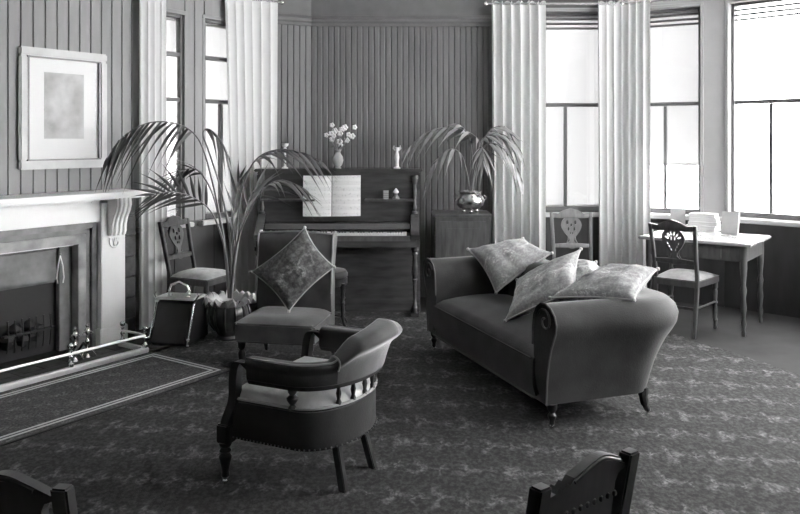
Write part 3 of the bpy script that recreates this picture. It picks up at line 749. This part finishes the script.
# piano stool
ps = thing('piano_stool', 'small upholstered piano stool with turned legs, half hidden behind the cushioned chair', 'stool', (-.60, 6.36, FZ), .05)
MB().lathe([(.0, .40), (.165, .40), (.175, .415), (.175, .44), (.16, .462), (.10, .475), (.001, .478)], 24).build('seat', 'velvet', ps)
MB().lathe([(.165, .345), (.172, .355), (.172, .40), (.165, .405)], 24).build('seat_rail', 'dark_wood', ps, angle=30)
for k_ in range(4):
    a = k_*PI/2+.62; c_, s_ = math.cos(a), math.sin(a)
    c_, s_ = (1 if k_ in (0, 3) else -1)*.8, (1 if k_ in (0, 1) else -1)*.6
    lg = MB().lathe([(.012, .09), (.020, .10), (.013, .12), (.017, .17), (.012, .2), (.022, .215), (.012, .23), (.018, .28), (.013, .31), (.022, .33), (.022, .37)], 10, (c_*.165, s_*.165, 0)).build('leg', 'dark_wood', ps)
    MB().tube([(c_*.165, s_*.165, .10), (c_*.178, s_*.178, .05), (c_*.205, s_*.205, .009)], [.015, .012, .009], 8).build('foot', 'dark_wood', lg)
    MB().tube([(c_*.165, s_*.165, .105), (0, 0, .105)], .008, 6).build('stretcher', 'dark_wood', ps)

# ------------------------------------------------------------------ cabinet with brass jardiniere palm
cb = thing('small_cabinet', 'small dark wooden cabinet with panelled door beside the piano', 'cabinet', (.565, 7.23, FZ))
B(-.245, .245, -.19, .21, .04, .825).build('body', 'mid_wood', cb, bevel=.004)
B(-.27, .27, -.22, .22, .826, .852).build('top', 'mid_wood', cb, bevel=.008)
B(-.235, .235, -.18, .2, 0, .04).build('plinth', 'dark_wood', cb)
d_ = B(-.205, .205, -.205, -.19, .08, .79).build('door', 'mid_wood', cb, bevel=.004)
B(-.15, .15, -.212, -.205, .14, .73).build('raised_panel', 'mid_wood', d_, bevel=.008)
MB().ball((-.18, -.215, .45), .012).build('knob', 'brass', d_)
for s in (-1, 1): B(s*.225-.02, s*.225+.02, -.2, -.19, .04, .825).build('stile', 'mid_wood', cb, bevel=.004)

def leaflet(parent, p0, dirv, L, droop, w, T, leafm='leaf', name='leaflet'):
    dirv = dirv.normalized(); pts = []
    for i in range(6):
        s = i/5; pts.append(p0+dirv*L*s+Vector((0, 0, -1))*L*droop*s*s)
    side = T-dirv*T.dot(dirv)
    if side.length < .05: side = dirv.cross(Vector((0, 0, 1)))
    side.normalize(); mb = MB(); rows = []
    nn_ = side.cross(dirv)
    for i, q in enumerate(pts):
        s = i/5; ww = w*(.35+.65*math.sin(PI*min(s*1.25+.12, 1)))*(1-s**3*.97)
        rows.append([q-side*ww+nn_*ww*.35, q, q+side*ww+nn_*ww*.35])
    return mb.grid(rows).build(name, leafm, parent, angle=180)
def frond(parent, base, ctrl, n, L, droop, start=.35, w=.011, rnd=random, spread=.75, tipk=.5, roll=0.0, fwdk=.6, leafm='leaf', down=.3):
    P = spline([p-base for p in ctrl], 8); k = len(P)
    ra = [.011*(1-.8*(i/(k-1))**.8) for i in range(k)]
    fr = MB().tube(P, ra, 6).build('frond', 'rachis', parent)
    for i in range(n):
        s = start+(1-start)*(i+.5)/n; x = s*(k-1); j = min(int(x), k-2); q = P[j].lerp(P[j+1], x-j); T = (P[j+1]-P[j]).normalized()
        S = T.cross(Vector((0, 0, 1)))
        if S.length < .1: S = Vector((0, 1, 0))
        S.normalize(); S = Matrix.Rotation(roll, 3, T) @ S; U = S.cross(T)
        sg = 1 if i % 2 else -1
        env = (.55+.45*math.sin(PI*min(1, .15+.85*(i+.5)/n)))*(1-(1-tipk)*max(0, (i/n-.75)/.25))
        fk = (i/n); dv = S*sg*spread*(1-.45*fk)+T*(fwdk+(.9-fwdk)*fk)+Vector((0, 0, -down))+Vector((rnd.uniform(-.1, .1), rnd.uniform(-.1, .1), rnd.uniform(-.1, .1)))
        leaflet(fr, q, dv, L*env*rnd.uniform(.88, 1.1), droop*rnd.uniform(.8, 1.2), w, T, leafm)
    return fr
R1 = random.Random(2)
Yp = 7.2; pb_ = at(470, 213, Yp); pb_.z = FZ+.852
p2 = thing('potted_palm', 'small palm in a bright brass bowl on the cabinet', 'potted palm', tuple(pb_), 0, 'parlour palms')
bowl = [(.05, .032), (.09, .04), (.122, .07), (.132, .105), (.125, .14), (.108, .165), (.100, .175), (.106, .19), (.118, .20), (.112, .202), (.098, .19), (.095, .17), (.001, .165)]
bw = MB().lathe(bowl, 24).build('bowl', 'brass', p2)
for k_ in range(3):
    a = k_*2*PI/3+.5; MB().ball((.07*math.cos(a), .07*math.sin(a), .018), .018).build('ball_foot', 'brass', bw)
for s in (-1, 1): MB().tube([(s*.118, 0, .11), (s*.145, 0, .125), (s*.148, 0, .15), (s*.125, 0, .165)], .006, 6).build('ring_handle', 'brass', bw)
MB().lathe([(.094, .166), (.094, .176), (.001, .182)], 16).build('soil', 'soil', p2)
b2 = pb_+Vector((0, 0, .17))
fr2 = [[(470, 192, 0), (473, 165, -.02), (478, 140, -.05), (455, 128, -.08), (428, 132, -.1), (404, 152, -.1)],
       [(470, 192, 0), (466, 170, -.05), (460, 153, -.12), (448, 150, -.2), (434, 165, -.25), (425, 184, -.28)],
       [(471, 192, 0), (476, 160, 0), (482, 140, .03), (497, 133, .05), (512, 140, .05), (521, 152, .03)],
       [(471, 192, 0), (477, 165, -.05), (486, 145, -.1), (500, 146, -.14), (514, 163, -.16), (523, 184, -.18)],
       [(470, 192, 0), (472, 160, .0), (469, 138, -.02), (461, 126, -.04), (452, 124, -.05)],
       [(470, 192, 0), (475, 160, .05), (488, 133, .1), (500, 126, .12), (508, 130, .12)],
       [(471, 192, 0), (475, 165, -.08), (480, 148, -.2), (483, 150, -.3), (484, 163, -.36)]]
for i, f_ in enumerate(fr2):
    nl = (15, 13, 12, 14, 8, 9, 9)[i]
    frond(p2, pb_, [at(px, py, Yp+dy) for px, py, dy in f_], nl, .29 if i != 4 else .2, .42, start=.40, w=.019, rnd=R1, spread=.5, fwdk=.5, leafm='leaf_pale', down=.35)

# tall palm on the floor
R3_ = random.Random(5)
Yq = 6.0; q0 = at(229, 337, Yq); q0.z = FZ
p1 = thing('potted_palm', 'tall spreading palm in a ruffled dark pot on the floor beside the cushioned chair', 'potted palm', tuple(q0), 0, 'parlour palms')
prof = [(.09, 0), (.10, .012), (.085, .03), (.11, .07), (.145, .13), (.155, .19), (.145, .24), (.13, .26), (.125, .25), (.13, .23), (.001, .22)]
pt_ = MB().lathe(prof, 24).build('pot', 'pot_dark', p1)
for k_ in range(12):            # raised ribs and the ruffled leaf rim
    a = 2*PI*k_/12
    MB().tube([(r_*1.02*math.cos(a), r_*1.02*math.sin(a), z_) for r_, z_ in prof[3:8]], [.004, .010, .012, .010, .006], 6).build('rib', 'pot_dark', pt_)
for k_ in range(9):
    a = 2*PI*k_/9+.2; rows = []
    for i in range(5):
        s = i/4; rr = .128+.075*s; zz_ = .245+.085*math.sin(PI*s*.72)-.012*s*s
        rows.append([((rr)*math.cos(a+u*(.36-.16*s*s)), rr*math.sin(a+u*(.36-.16*s*s)), zz_+.026*math.cos(u*4.2+k_)*s) for u in (-1, -.5, 0, .5, 1)])
    MB().grid(rows).build('rim_leaf', 'pot_rim', pt_)
MB().lathe([(.124, .222), (.124, .235), (.001, .245)], 16).build('soil', 'soil', p1)
fr1 = [[(230, 298, 0), (224, 240, -.05), (212, 180, -.1), (199, 140, -.12), (178, 124, -.15), (148, 123, -.2), (122, 138, -.24), (106, 160, -.26)],
       [(229, 298, 0), (225, 250, -.06), (212, 213, -.14), (192, 197, -.22), (170, 192, -.3), (150, 196, -.36)],
       [(229, 298, 0), (224, 245, 0), (213, 195, .05), (197, 170, .08), (180, 172, .08), (165, 186, .06)],
       [(231, 298, 0), (236, 240, 0), (241, 195, -.04), (252, 165, -.08), (268, 152, -.12), (292, 150, -.16), (322, 162, -.2)],
       [(231, 298, 0), (237, 245, -.08), (249, 212, -.16), (265, 188, -.24), (282, 180, -.3), (304, 188, -.34)],
       [(230, 298, 0), (230, 240, .05), (221, 190, .08), (209, 152, .1), (203, 134, .1), (209, 129, .1), (220, 139, .08), (229, 158, .06)],
       [(231, 298, 0), (237, 250, .04), (243, 220, .08), (251, 195, .14), (262, 182, .2)],
       [(230, 298, 0), (235, 262, .0), (233, 230, .06), (236, 195, .10), (240, 175, .12)]]
for i, f_ in enumerate(fr1):
    nl = (19, 20, 14, 18, 18, 11, 9, 8)[i]
    frond(p1, q0, [at(px, py, Yq+dy) for px, py, dy in f_], nl, (.42, .36, .32, .42, .38, .24, .32, .28)[i], (.45, .15, .3, .42, .42, .5, .05, .05)[i],
          start=(.47, .45, .5, .5, .5, .62, .5, .45)[i], w=(.013, .013, .012, .014, .014, .010, .012, .012)[i], rnd=R3_, spread=(.4, .8, .7, .5, .5, .5, .5, .5)[i], roll=(0, 1.0, .6, .2, -.2, 0, .9, .9)[i], fwdk=(.38, .75, .6, .5, .4, .45, 1, 1)[i], down=(.5, .0, .1, .15, .25, .35, -.1, -.1)[i])

# ------------------------------------------------------------------ cushions
def pillow(name, label, corners, th, m, pattern_rot=0, cat='cushion', group='figured cushions', tassel=True):
    Pc = [Vector(c) for c in corners]; cen = sum(Pc, Vector())/4
    X = ((Pc[1]-Pc[0])+(Pc[2]-Pc[3])); Y_ = ((Pc[3]-Pc[0])+(Pc[2]-Pc[1])); N = X.cross(Y_).normalized()
    sd = (X.length+Y_.length)/4
    # a frame whose x/y lie in the cushion, so the woven figure follows the cloth
    xa = X.normalized(); ya = N.cross(xa); rot = Matrix((xa, ya, N)).transposed()
    r = thing(name, label, cat, tuple(cen), 0, group); r.rotation_euler = rot.to_euler()
    inv = rot.inverted(); n = 28; rings = []
    def P(u, v, s):
        c = Pc[0]*(1-u)*(1-v)+Pc[1]*u*(1-v)+Pc[2]*u*v+Pc[3]*(1-u)*v-cen
        a, b = 2*u-1, 2*v-1
        pin = .055*sd*2
        c = inv @ c
        # edges bow inwards between the pointed corners
        c = Vector((c.x*(1-.11*(1-b*b)*abs(a)**2), c.y*(1-.11*(1-a*a)*abs(b)**2), c.z))
        h = th*.5*((1-a**2)*(1-b**2))**.42
        wr = .016*math.sin(5*a+3*b+sd*9)*math.cos(4*b-3*a+cen.x*5)+.010*math.sin(11*a-8*b+cen.y*7)*math.cos(9*b+5*a)
        return c+Vector((0, 0, s*(h+wr*(h/th)*1.3)))
    mb = MB()
    for s in (1, -1): mb.grid([[P(i/n, j/n, s) for i in range(n+1)] for j in range(n+1)])
    o = mb.build('cover', m, r, angle=70)
    edge = [P(i/n, 0, 1) for i in range(n)]+[P(1, j/n, 1) for j in range(n)]+[P(1-i/n, 1, 1) for i in range(n)]+[P(0, 1-j/n, 1) for j in range(n+1)]
    MB().tube(edge, .0055, 6).build('piping', 'rope', r)
    if tassel:
        for c in (P(0, 0, 1), P(1, 0, 1), P(1, 1, 1), P(0, 1, 1)): MB().ball(c, .012, 8, 5).build('corner_knot', 'rope', r)
    return r

# ------------------------------------------------------------------ slipper chair with diamond cushion
sc = thing('slipper_chair', 'low upholstered slipper chair with high straight back in front of the piano', 'chair', (-.775, 5.36, FZ), -.19)
def rbox(x0, x1, y0, y1, z0, z1, crown=0.0, n=10, pw=8):
    mb = MB(); B_ = mb.box(x0, x1, y0, y1, z0, z1); return mb
B(-.275, .275, -.27, .24, .185, .318).build('seat_frame', 'chair_cloth', sc, bevel=.015, seg=3)
rows = [[(-.275+.55*j/12, -.27+.51*i/10, .315+.035*((1-(2*j/12-1)**6)*(1-(2*i/10-1)**6))) for j in range(13)] for i in range(11)]
MB().grid(rows).build('seat', 'chair_cloth', sc)
# back, raked, with a rolled top
prof = [(.15, .30), (.135, .45), (.145, .60), (.165, .74), (.170, .80), (.185, .845), (.215, .872), (.25, .868), (.275, .84), (.27, .80), (.25, .76), (.235, .60), (.235, .30)]
nb = 14; rows = []
for j in range(nb+1):
    u = 2*j/nb-1; bul = .018*(1-u**4); wz = 1
    rows.append([(u*(.272 if z < .7 else .28), y-bul if y < .2 else y, z-(.012*(u*u) if z > .8 else 0)) for y, z in prof])
MB().loft(rows).build('backrest', 'chair_cloth', sc, angle=60)
for s in (-1, 1): MB().tube([(s*.276, y-.004, z) for y, z in prof[1:9]], .007, 6).build('piping', 'piping_pale', sc)
MB().tube([(-.275, .19, .86), (0, .205, .874), (.275, .19, .86)], .006, 6).build('piping', 'piping_pale', sc)
for x, y in ((-.235, -.235), (.235, -.235)):
    lg = MB().lathe([(.013, .02), (.018, .03), (.014, .05), (.022, .08), (.026, .11), (.016, .135), (.026, .15), (.028, .188)], 12, (x, y, 0)).build('leg', 'dark_wood', sc)
    MB().lathe([(.010, 0), (.015, .004), (.015, .018), (.010, .022)], 10, (x, y, 0)).build('castor', 'brass', lg)
for s in (-1, 1):
    MB().tube([(s*.245, .21, .19), (s*.248, .235, .10), (s*.25, .27, .0)], [.022, .018, .014], 8).build('leg', 'dark_wood', sc)
pillow('cushion', 'dark figured cushion set on its corner against the slipper chair back',
       [at(288.8, 311.5, 5.30), at(334.5, 267, 5.42), at(305, 227.5, 5.50), at(251, 272, 5.40)], .17, 'brocade_dark')

# ------------------------------------------------------------------ sofa
SA = Vector((.80, 4.105)); SR = math.atan2(.333, .943)
so = thing('sofa', 'dark velvet sofa with rolled arms and back on turned legs', 'sofa', (SA.x, SA.y, FZ), SR)
LX, LY = .655, 1.66
# rolled arms and back: one profile swept along a U
prof = [(-.13, .30), (-.132, .42), (-.128, .52), (-.115, .585), (-.085, .632), (-.04, .658), (.01, .662), (.06, .648), (.10, .615), (.116, .57), (.108, .525), (.088, .485), (.066, .44), (.046, .38), (.03, .31), (.02, .23), (.014, .135), (-.05, .135), (-.10, .2)]
path = [((-.035, .0), (0, -1))]
def addp(x, y, nx, ny): path.append(((x, y), (nx, ny)))
for i in range(1, 7): addp(-.035+(LX-.16+.035)*i/6, 0, 0, -1)
for i in range(1, 9):
    a = -PI/2+PI/2*i/8; addp(LX-.16+.16*math.cos(a), .16+.16*math.sin(a), math.cos(a), math.sin(a))
for i in range(1, 9): addp(LX, .16+(LY-.32)*i/8, 1, 0)
for i in range(1, 9):
    a = PI/2*i/8; addp(LX-.16+.16*math.cos(a), LY-.16+.16*math.sin(a), math.cos(a), math.sin(a))
for i in range(1, 7): addp(LX-.16-(LX-.16+.035)*i/6, LY, 0, 1)
rows = []
for (c, nrm_) in path:
    # the roll swells a little towards the rear corners
    k_ = 1+.50*max(0, min(1, c[0]/LX))
    e_ = .075*max(0, min(1, (c[0]-.2)/(LX-.2)))
    fo = lambda o, z: o+(e_*max(0, min(1, (z-.14)/.36)) if o > 0 else 0)
    rows.append([(c[0]+nrm_[0]*fo(o, z), c[1]+nrm_[1]*fo(o, z), z) for o, z in prof])
MB().loft(rows).build('rolled_arms_and_back', 'velvet', so, angle=60)
for ye, s in ((0, -1), (LY, 1)):
    c = [(-.042, ye+s*(.0+o), z) for o, z in prof[1:17]]
    MB().tube(c, .006, 6).build('arm_piping', 'piping', so)
    sp = [(-.044, ye+s*(.0+.075*math.cos(a)*(1-i/22)), .572+.07*math.sin(a)*(1-i/22)) for i, a in enumerate([PI*.9-j*.42 for j in range(19)])]
    MB().tube(sp, .006, 6).build('scroll', 'piping', so)
# seat
rows = []
for i in range(13):
    v = i/12; y = .12+(LY-.24)*v
    row = []
    for x, z in ((-.03, .14), (-.048, .2), (-.05, .28), (-.048, .33), (-.03, .362), (.02, .382), (.12, .396), (.25, .405), (.40, .405), (.52, .39), (.53, .30)):
        row.append((x, y, z+(.012*(1-(2*v-1)**4) if z > .35 else 0)))
    rows.append(row)
MB().loft([r_ for r_ in rows]).build('seat', 'velvet', so, angle=60)
MB().tube([(-.052, .1, .14), (-.052, LY-.1, .14)], .006, 6).build('rail_piping', 'piping', so)
MB().tube([(-.052, .13, .345), (-.052, LY-.13, .345)], .005, 6).build('seat_piping', 'velvet', so)
B(-.02, LX-.10, .03, LY-.03, .12, .15).build('base_frame', 'dark_wood', so)
SL = [(.010, .022), (.016, .03), (.013, .045), (.022, .065), (.024, .075), (.014, .088), (.026, .105), (.028, .135)]
for x, y in ((.0, .0), (.0, LY)):
    lg = MB().lathe(SL, 12, (x, y, 0)).build('leg', 'dark_wood', so)
    MB().lathe([(.008, 0), (.014, .004), (.014, .02), (.009, .024)], 10, (x, y, 0)).build('castor', 'brass', lg)
for y, s in ((.035, -1), (LY-.035, 1)):
    lg = MB().tube(spline([(LX-.06, y, .15), (LX-.058, y, .10), (LX-.045, y, .05), (LX-.022, y, .014)], 4), [.030]*4+[.024]*4+[.018]*4+[.012], 8).build('leg', 'dark_wood', so)
    MB().ball((LX-.02, y, .011), .0105).build('castor', 'brass', lg)
MB().tube([(LX+.03, -.012+.0, .14), (LX+.06, -.03, .4)], .004, 5)
grp = 'pale figured cushions on the sofa'
pillow('cushion', 'pale brocade cushion leaning in the far corner of the sofa', [at(496, 293, 5.50), at(552, 253, 5.52), at(523, 238.5, 5.78), at(468, 249, 5.72)], .17, 'brocade_pale', group=grp)
pillow('cushion', 'pale brocade cushion standing upright in the middle of the sofa seat', [at(505, 321, 4.80), at(576, 292, 4.68), at(581, 249, 5.0), at(517, 280, 5.12)], .15, 'brocade_pale', group=grp)
pillow('cushion', 'pale brocade cushion mostly hidden behind the upright sofa cushion', [at(556, 292, 4.98), at(607, 284, 4.82), at(596, 262, 5.1), at(548, 264, 5.22)], .14, 'brocade_pale', group=grp)
pillow('cushion', 'pale brocade cushion lying across the near arm of the sofa', [at(550, 298, 4.42), at(634, 300, 4.16), at(658, 269, 4.42), at(604, 268.5, 4.74)], .15, 'brocade_pale', group=grp)

# ------------------------------------------------------------------ tub armchair in the foreground
AF = Vector((-.90, .43)).normalized()
ac = thing('tub_armchair', 'dark tub armchair with padded horseshoe arms and turned front legs in the foreground', 'armchair', (-.41, 3.61, FZ), math.atan2(AF.y, AF.x))
def shoe(k=1.0, n=20, x0=.235, xm=-.09):     # horseshoe outline, from near front round the back to far front; local +x = forward
    pts = []
    hwf = .30*k
    for i in range(6): pts.append((x0-(x0-xm)*i/6, hwf))
    for i in range(n+1):
        a = PI/2+PI*i/n; pts.append((xm+.20*k*math.cos(a), hwf*math.sin(a)))
    for i in range(1, 7): pts.append((xm+(x0-xm)*i/6, -hwf))
    return pts
ol = shoe(.97)
MB().prism(ol, .20, .38).build('seat_rail', 'leather', ac, bevel=.012, seg=2)
cx = -.02; rows = []
for k_, z in ((1.0, .38), (.99, .40), (.95, .42), (.85, .44), (.6, .457), (.3, .463), (.02, .465)):
    rows.append([(cx+(x-cx)*k_*.97, y*k_*.97, z) for x, y in ol])
MB().loft(rows).build('seat', 'plush', ac, angle=80)
MB().tube([(x*1.0, y*1.012, .386) for x, y in ol]+[(ol[0][0], ol[0][1]*1.012, .386)], .007, 6).build('seat_piping', 'piping_pale', ac)
nm = MB()
pts = spline([(x*1.012, y*1.012, .212) for x, y in ol], 3)
d0 = None
for q in pts:
    if d0 is None or (q-d0).length > .018: nm.ball(q, .0045, 5, 3); d0 = q
o = nm.build('nail_heads', 'nail', ac); o['kind'] = 'stuff'
# arms and crest: the padded rail rises at the back
pr = shoe(1.0, 72, .12); N_ = len(pr)
def railpt(i):
    x, y = pr[i]; a = pr[max(i-1, 0)]; b = pr[min(i+1, N_-1)]; t = Vector((b[0]-a[0], b[1]-a[1])).normalized(); out_ = Vector((-t.y, t.x)); 
    if out_.dot(Vector((x-.0, y))) < 0: out_ = -out_
    return Vector((x, y)), out_
def rise(x, y):                   # 0 at the arms, 1 at the middle of the back
    if x > -.09: return 0.0
    s = max(0, min(1, (.225-abs(y))/.08)); return .62*s*s*(3-2*s)+.38*max(0, min(1, (.17-abs(y))/.17))
def section(i, arm):
    c, o_ = railpt(i); rr = rise(c.x, c.y); rows = []
    zb = .49; zt = .583+.15*rr
    lean = .07*rr; w = .036+.006*rr
    sec = []
    for a, b in ((-1, 0), (-1, .55), (-.85, .86), (-.4, .98), (.2, 1.0), (.9+.5*rr, .96), (1.25+1.1*rr, .84-.04*rr), (1.2+.9*rr, .68), (1.0+.2*rr, .52), (.95, .25), (.9, 0)):
        z = zb+(zt-zb)*b; off = w*a+lean*b
        sec.append((c.x+o_.x*off, c.y+o_.y*off, z))
    return [tuple(q) for q in spline(sec, 3)]
bk_ = [i for i in range(N_) if pr[i][0] < -.09 and abs(pr[i][1]) < .205]
i0, i1 = min(bk_), max(bk_)
MB().loft([section(i, True) for i in range(0, i0+1)]).build('arm_pad', 'leather', ac, angle=60)
MB().loft([section(i, True) for i in range(i1, N_)]).build('arm_pad', 'leather', ac, angle=60)
MB().loft([section(i, False) for i in range(i0, i1+1)]).build('padded_crest', 'crest_lit_leather', ac, angle=60)
for i in (i0, i1): MB().tube(section(i, True)[:25], .005, 6).build('piping', 'piping_pale', ac)
MB().tube([Vector(section(i, 0)[15])+Vector((0, 0, .002)) for i in range(0, i0+1)], .005, 6).build('arm_piping', 'piping_pale', ac)
MB().tube([Vector(section(i, 0)[15])+Vector((0, 0, .002)) for i in range(i1, N_)], .005, 6).build('arm_piping', 'piping_pale', ac)
und = MB().loft([[(railpt(i)[0].x+railpt(i)[1].x*o_, railpt(i)[0].y+railpt(i)[1].y*o_, z) for o_, z in ((-.03, .470), (.03, .470), (.03, .493), (-.03, .493))] for i in range(N_)]).build('arm_rail', 'dark_wood', ac, bevel=.005)
for s in (1, -1):
    P = spline([(.11, s*.30, .525), (.155, s*.30, .555), (.192, s*.298, .54), (.208, s*.295, .47), (.215, s*.29, .38), (.245, s*.293, .30), (.258, s*.297, .25)], 4)
    rows = [[(q.x+a*.020, q.y+b*.022, q.z) for a, b in ((-1, -1), (1, -1), (1, 1), (-1, 1))] for q in P]
    MB().loft(rows).build('arm_support', 'dark_wood', ac, bevel=.006)
    B(.225, .29, s*.295-.032, s*.295+.032, .185, .27).build('leg_block', 'dark_wood', ac, bevel=.006)
    lg = MB().lathe([(.013, .03), (.02, .04), (.016, .06), (.024, .10), (.030, .125), (.018, .14), (.028, .15), (.018, .165), (.028, .175), (.030, .188)], 14, (.258, s*.30, 0)).build('leg', 'dark_wood', ac)
    MB().ball((.262, s*.30, .015), .0148).build('castor', 'brass', lg)
    rows = [[(-.20-.05*(1-z/.2)+a*.017, s*.117+s*.02*(1-z/.2)+b*.017, z) for a, b in ((-1, -1), (1, -1), (1, 1), (-1, 1))] for z in (0, .1, .2)]
    MB().loft(rows).build('leg', 'dark_wood', ac, bevel=.004)
    sp = [(.012, .38), (.020, .387), (.010, .40), (.024, .42), (.026, .43), (.012, .443), (.020, .455), (.022, .472)]
    MB().lathe(sp, 12, (-.09, s*.295, 0)).build('baluster', 'dark_wood', ac)
for i in range(5):
    a = PI/2+PI*(.30+.40*i/4); x, y = -.09+.19*math.cos(a), .29*math.sin(a)
    MB().lathe([(.008, .38), (.014, .395), (.008, .41), (.013, .435), (.008, .455), (.012, .472)], 8, (x, y, 0)).build('baluster', 'dark_wood', ac)

# ------------------------------------------------------------------ foreground chair back
def carved_chair(label, a_, b_):
    ztop = .735; dv = (a_-b_); wd = dv.length; mid = (a_+b_)/2; h2 = wd/2
    fc = thing('carved_chair', label, 'chair', (mid.x, mid.y, FZ), math.atan2(dv.y, dv.x), 'dark carved chairs in the foreground')
    # local +x to the right, -y towards camera (the outside of the back), seat on the +y side
    for s in (-1, 1):
        rows = [[(s*h2+a*.021, y+b*.019, z) for a, b in ((-1, -1), (1, -1), (1, 1), (-1, 1))] for y, z in ((-.03, 0), (.02, .2), (.06, .38), (.03, .58), (0, ztop))]
        MB().loft(rows).build('leg', 'dark_wood', fc, bevel=.005)
        MB().lathe([(.014, 0), (.02, .03), (.014, .06), (.02, .18), (.015, .24), (.024, .27), (.024, .36)], 10, (s*(h2+.02), .42, 0)).build('leg', 'dark_wood', fc)
    crest = [(-h2+.018, .712), (-h2+.05, .716), (-h2+.062, .728), (-h2+.075, .718), (-h2+.088, .732), (-h2+.10, .724), (-h2+.113, .738), (-h2+.14, .748), (-h2+.175, .760), (-h2+.21, .768), (-h2+.24, .764), (-h2+.27, .752), (-h2+.29, .744), (h2-.05, .735), (h2-.018, .722)]
    crest = [(x, z-.014) for x, z in crest]
    crest = crest[:7]+[(q.x, q.y) for q in spline([(x, z, 0) for x, z in crest[7:]], 4)]
    by = lambda b: .008+(ztop-b)*.15
    outline = [(-h2+.015, .56), (h2-.055, .56), (h2-.055, .67), (h2-.045, .69), (h2-.018, .70)]+[(x, z) for x, z in reversed(crest)]
    plate(outline, [], .028, lambda a, b, e: (a, by(b)+e, b)).build('carved_crest', 'dark_wood', fc, smooth=False)
    MB().tube([(x, by(z)-.012, z-.010) for x, z in crest[6:28]], .006, 6).build('crest_moulding', 'dark_wood', fc)
    for i in range(9): MB().ball((-h2+.07+i*.026, by(.64)-.015, .64), .008, 6, 4).build('carved_bead', 'dark_wood', fc)
    for i in range(5):
        x = -h2+.06+i*(wd-.12)/4; MB().lathe([(.008, .42), (.014, .45), (.008, .48), (.012, .52), (.008, .57)], 8, (x, .045, 0)).build('spindle', 'dark_wood', fc)
    B(-h2, h2, .03, .06, .40, .43).build('cross_rail', 'dark_wood', fc, bevel=.004)
    MB().prism([(-h2, .06), (h2, .06), (h2+.04, .45), (-h2-.04, .45)], .34, .40).build('seat_frame', 'dark_wood', fc, bevel=.01)
    rows = [[((-h2+wd*j/8)*(1+.12*i/8), .065+.38*i/8, .40+.03*((1-(2*j/8-1)**4)*(1-(2*i/8-1)**4))) for j in range(9)] for i in range(9)]
    MB().grid(rows).build('seat', 'velvet', fc)
carved_chair('dark carved chair with arched crest seen from behind at the lower right edge', at(630, 448, 1.98).xy, at(541, 484, 1.775).xy)
carved_chair('dark carved chair whose back post just shows at the lower left corner', at(62, 484, 1.774).xy, at(62, 484, 1.774).xy+Vector((-.355, .06)))

# ------------------------------------------------------------------ writing table in the bay and what lies on it
T0 = Vector((1.983, 6.50)); TD = Vector((.802, -.597)); TR_ = math.atan2(TD.y, TD.x); TH_ = .73
wt = thing('writing_table', 'writing table with polished top coloured pale for glare, standing in the window bay', 'table', (T0.x, T0.y, .0), TR_)
TL, TW = .88, .72
B(0, TL, 0, TW, TH_-.025, TH_).build('top', 'table_glare_wood', wt, bevel=.006)
B(.05, TL-.05, .05, .07, TH_-.15, TH_-.025).build('apron', 'mid_wood', wt, bevel=.003)
for x in (.05, TL-.07): B(x, x+.02, .07, TW-.05, TH_-.15, TH_-.025).build('apron', 'mid_wood', wt)
B(.05, TL-.05, TW-.07, TW-.05, TH_-.15, TH_-.025).build('apron', 'mid_wood', wt)
dr = B(.3, .65, .042, .052, TH_-.135, TH_-.04).build('drawer', 'mid_wood', wt, bevel=.003); MB().ball((.475, .035, TH_-.088), .01).build('knob', 'brass', dr)
for x in (.07, TL-.07):
    for y in (.07, TW-.07):
        MB().lathe([(.014, 0), (.018, .03), (.012, .05), (.022, .10), (.014, .14), (.024, .22), (.016, .30), (.026, .36), (.016, .40), (.022, .47), (.028, .53), (.028, TH_-.03)], 12, (x, y, 0)).build('leg', 'mid_wood', wt)
def tpt(px, py):
    Y = F*(EYE-TH_)/(py-HOR); p = at(px, py, Y); return p
def book(label, px, py, w, h, d, rz, tilt, name='book', cover='book_cover'):
    p = tpt(px, py); r = thing(name, label, 'book', (p.x, p.y, TH_+.001), rz, 'books on the writing table'); r.rotation_euler = (tilt, 0, rz)
    B(-w/2+.004, w/2-.002, .003, d-.003, .004, h-.004).build('pages', 'paper', r, smooth=False)
    for y in (0, d-.003): B(-w/2, w/2, y, y+.003, 0, h).build('cover', cover, r)
    B(-w/2-.002, -w/2+.002, 0, d, 0, h).build('spine', cover, r)
    return r
book('pale book standing upright at the left end of the table books', 678, 229, .125, .185, .03, -.35, -.10)
book('pale book leaning to the right end of the table books', 729, 234, .14, .19, .025, -.75, -.22)
rb = random.Random(9); zz0 = TH_+.001
labs = ['bottom book of the flat pile on the writing table', 'second book up in the flat pile on the writing table', 'third book up in the flat pile on the writing table', 'top book of the flat pile on the writing table']
for i, lb in enumerate(labs):
    p = tpt(703, 230); t_ = (.045, .03, .04, .032)[i]; w, d = .26-.012*i, .17-.008*i
    r = thing('book', lb, 'book', (p.x+rb.uniform(-.01, .01), p.y+rb.uniform(-.01, .01), zz0), -.55+rb.uniform(-.15, .15), 'books on the writing table')
    B(-w/2+.003, w/2-.004, -d/2+.004, d/2-.004, .003, t_-.003).build('pages', 'paper', r, smooth=False)
    for z in (0, t_-.003): B(-w/2, w/2, -d/2, d/2, z, z+.003).build('cover', 'book_cover' if i % 2 else 'mount_card', r)
    B(-w/2, -w/2+.004, -d/2, d/2, 0, t_).build('spine', 'book_cover', r)
    zz0 += t_+.0005
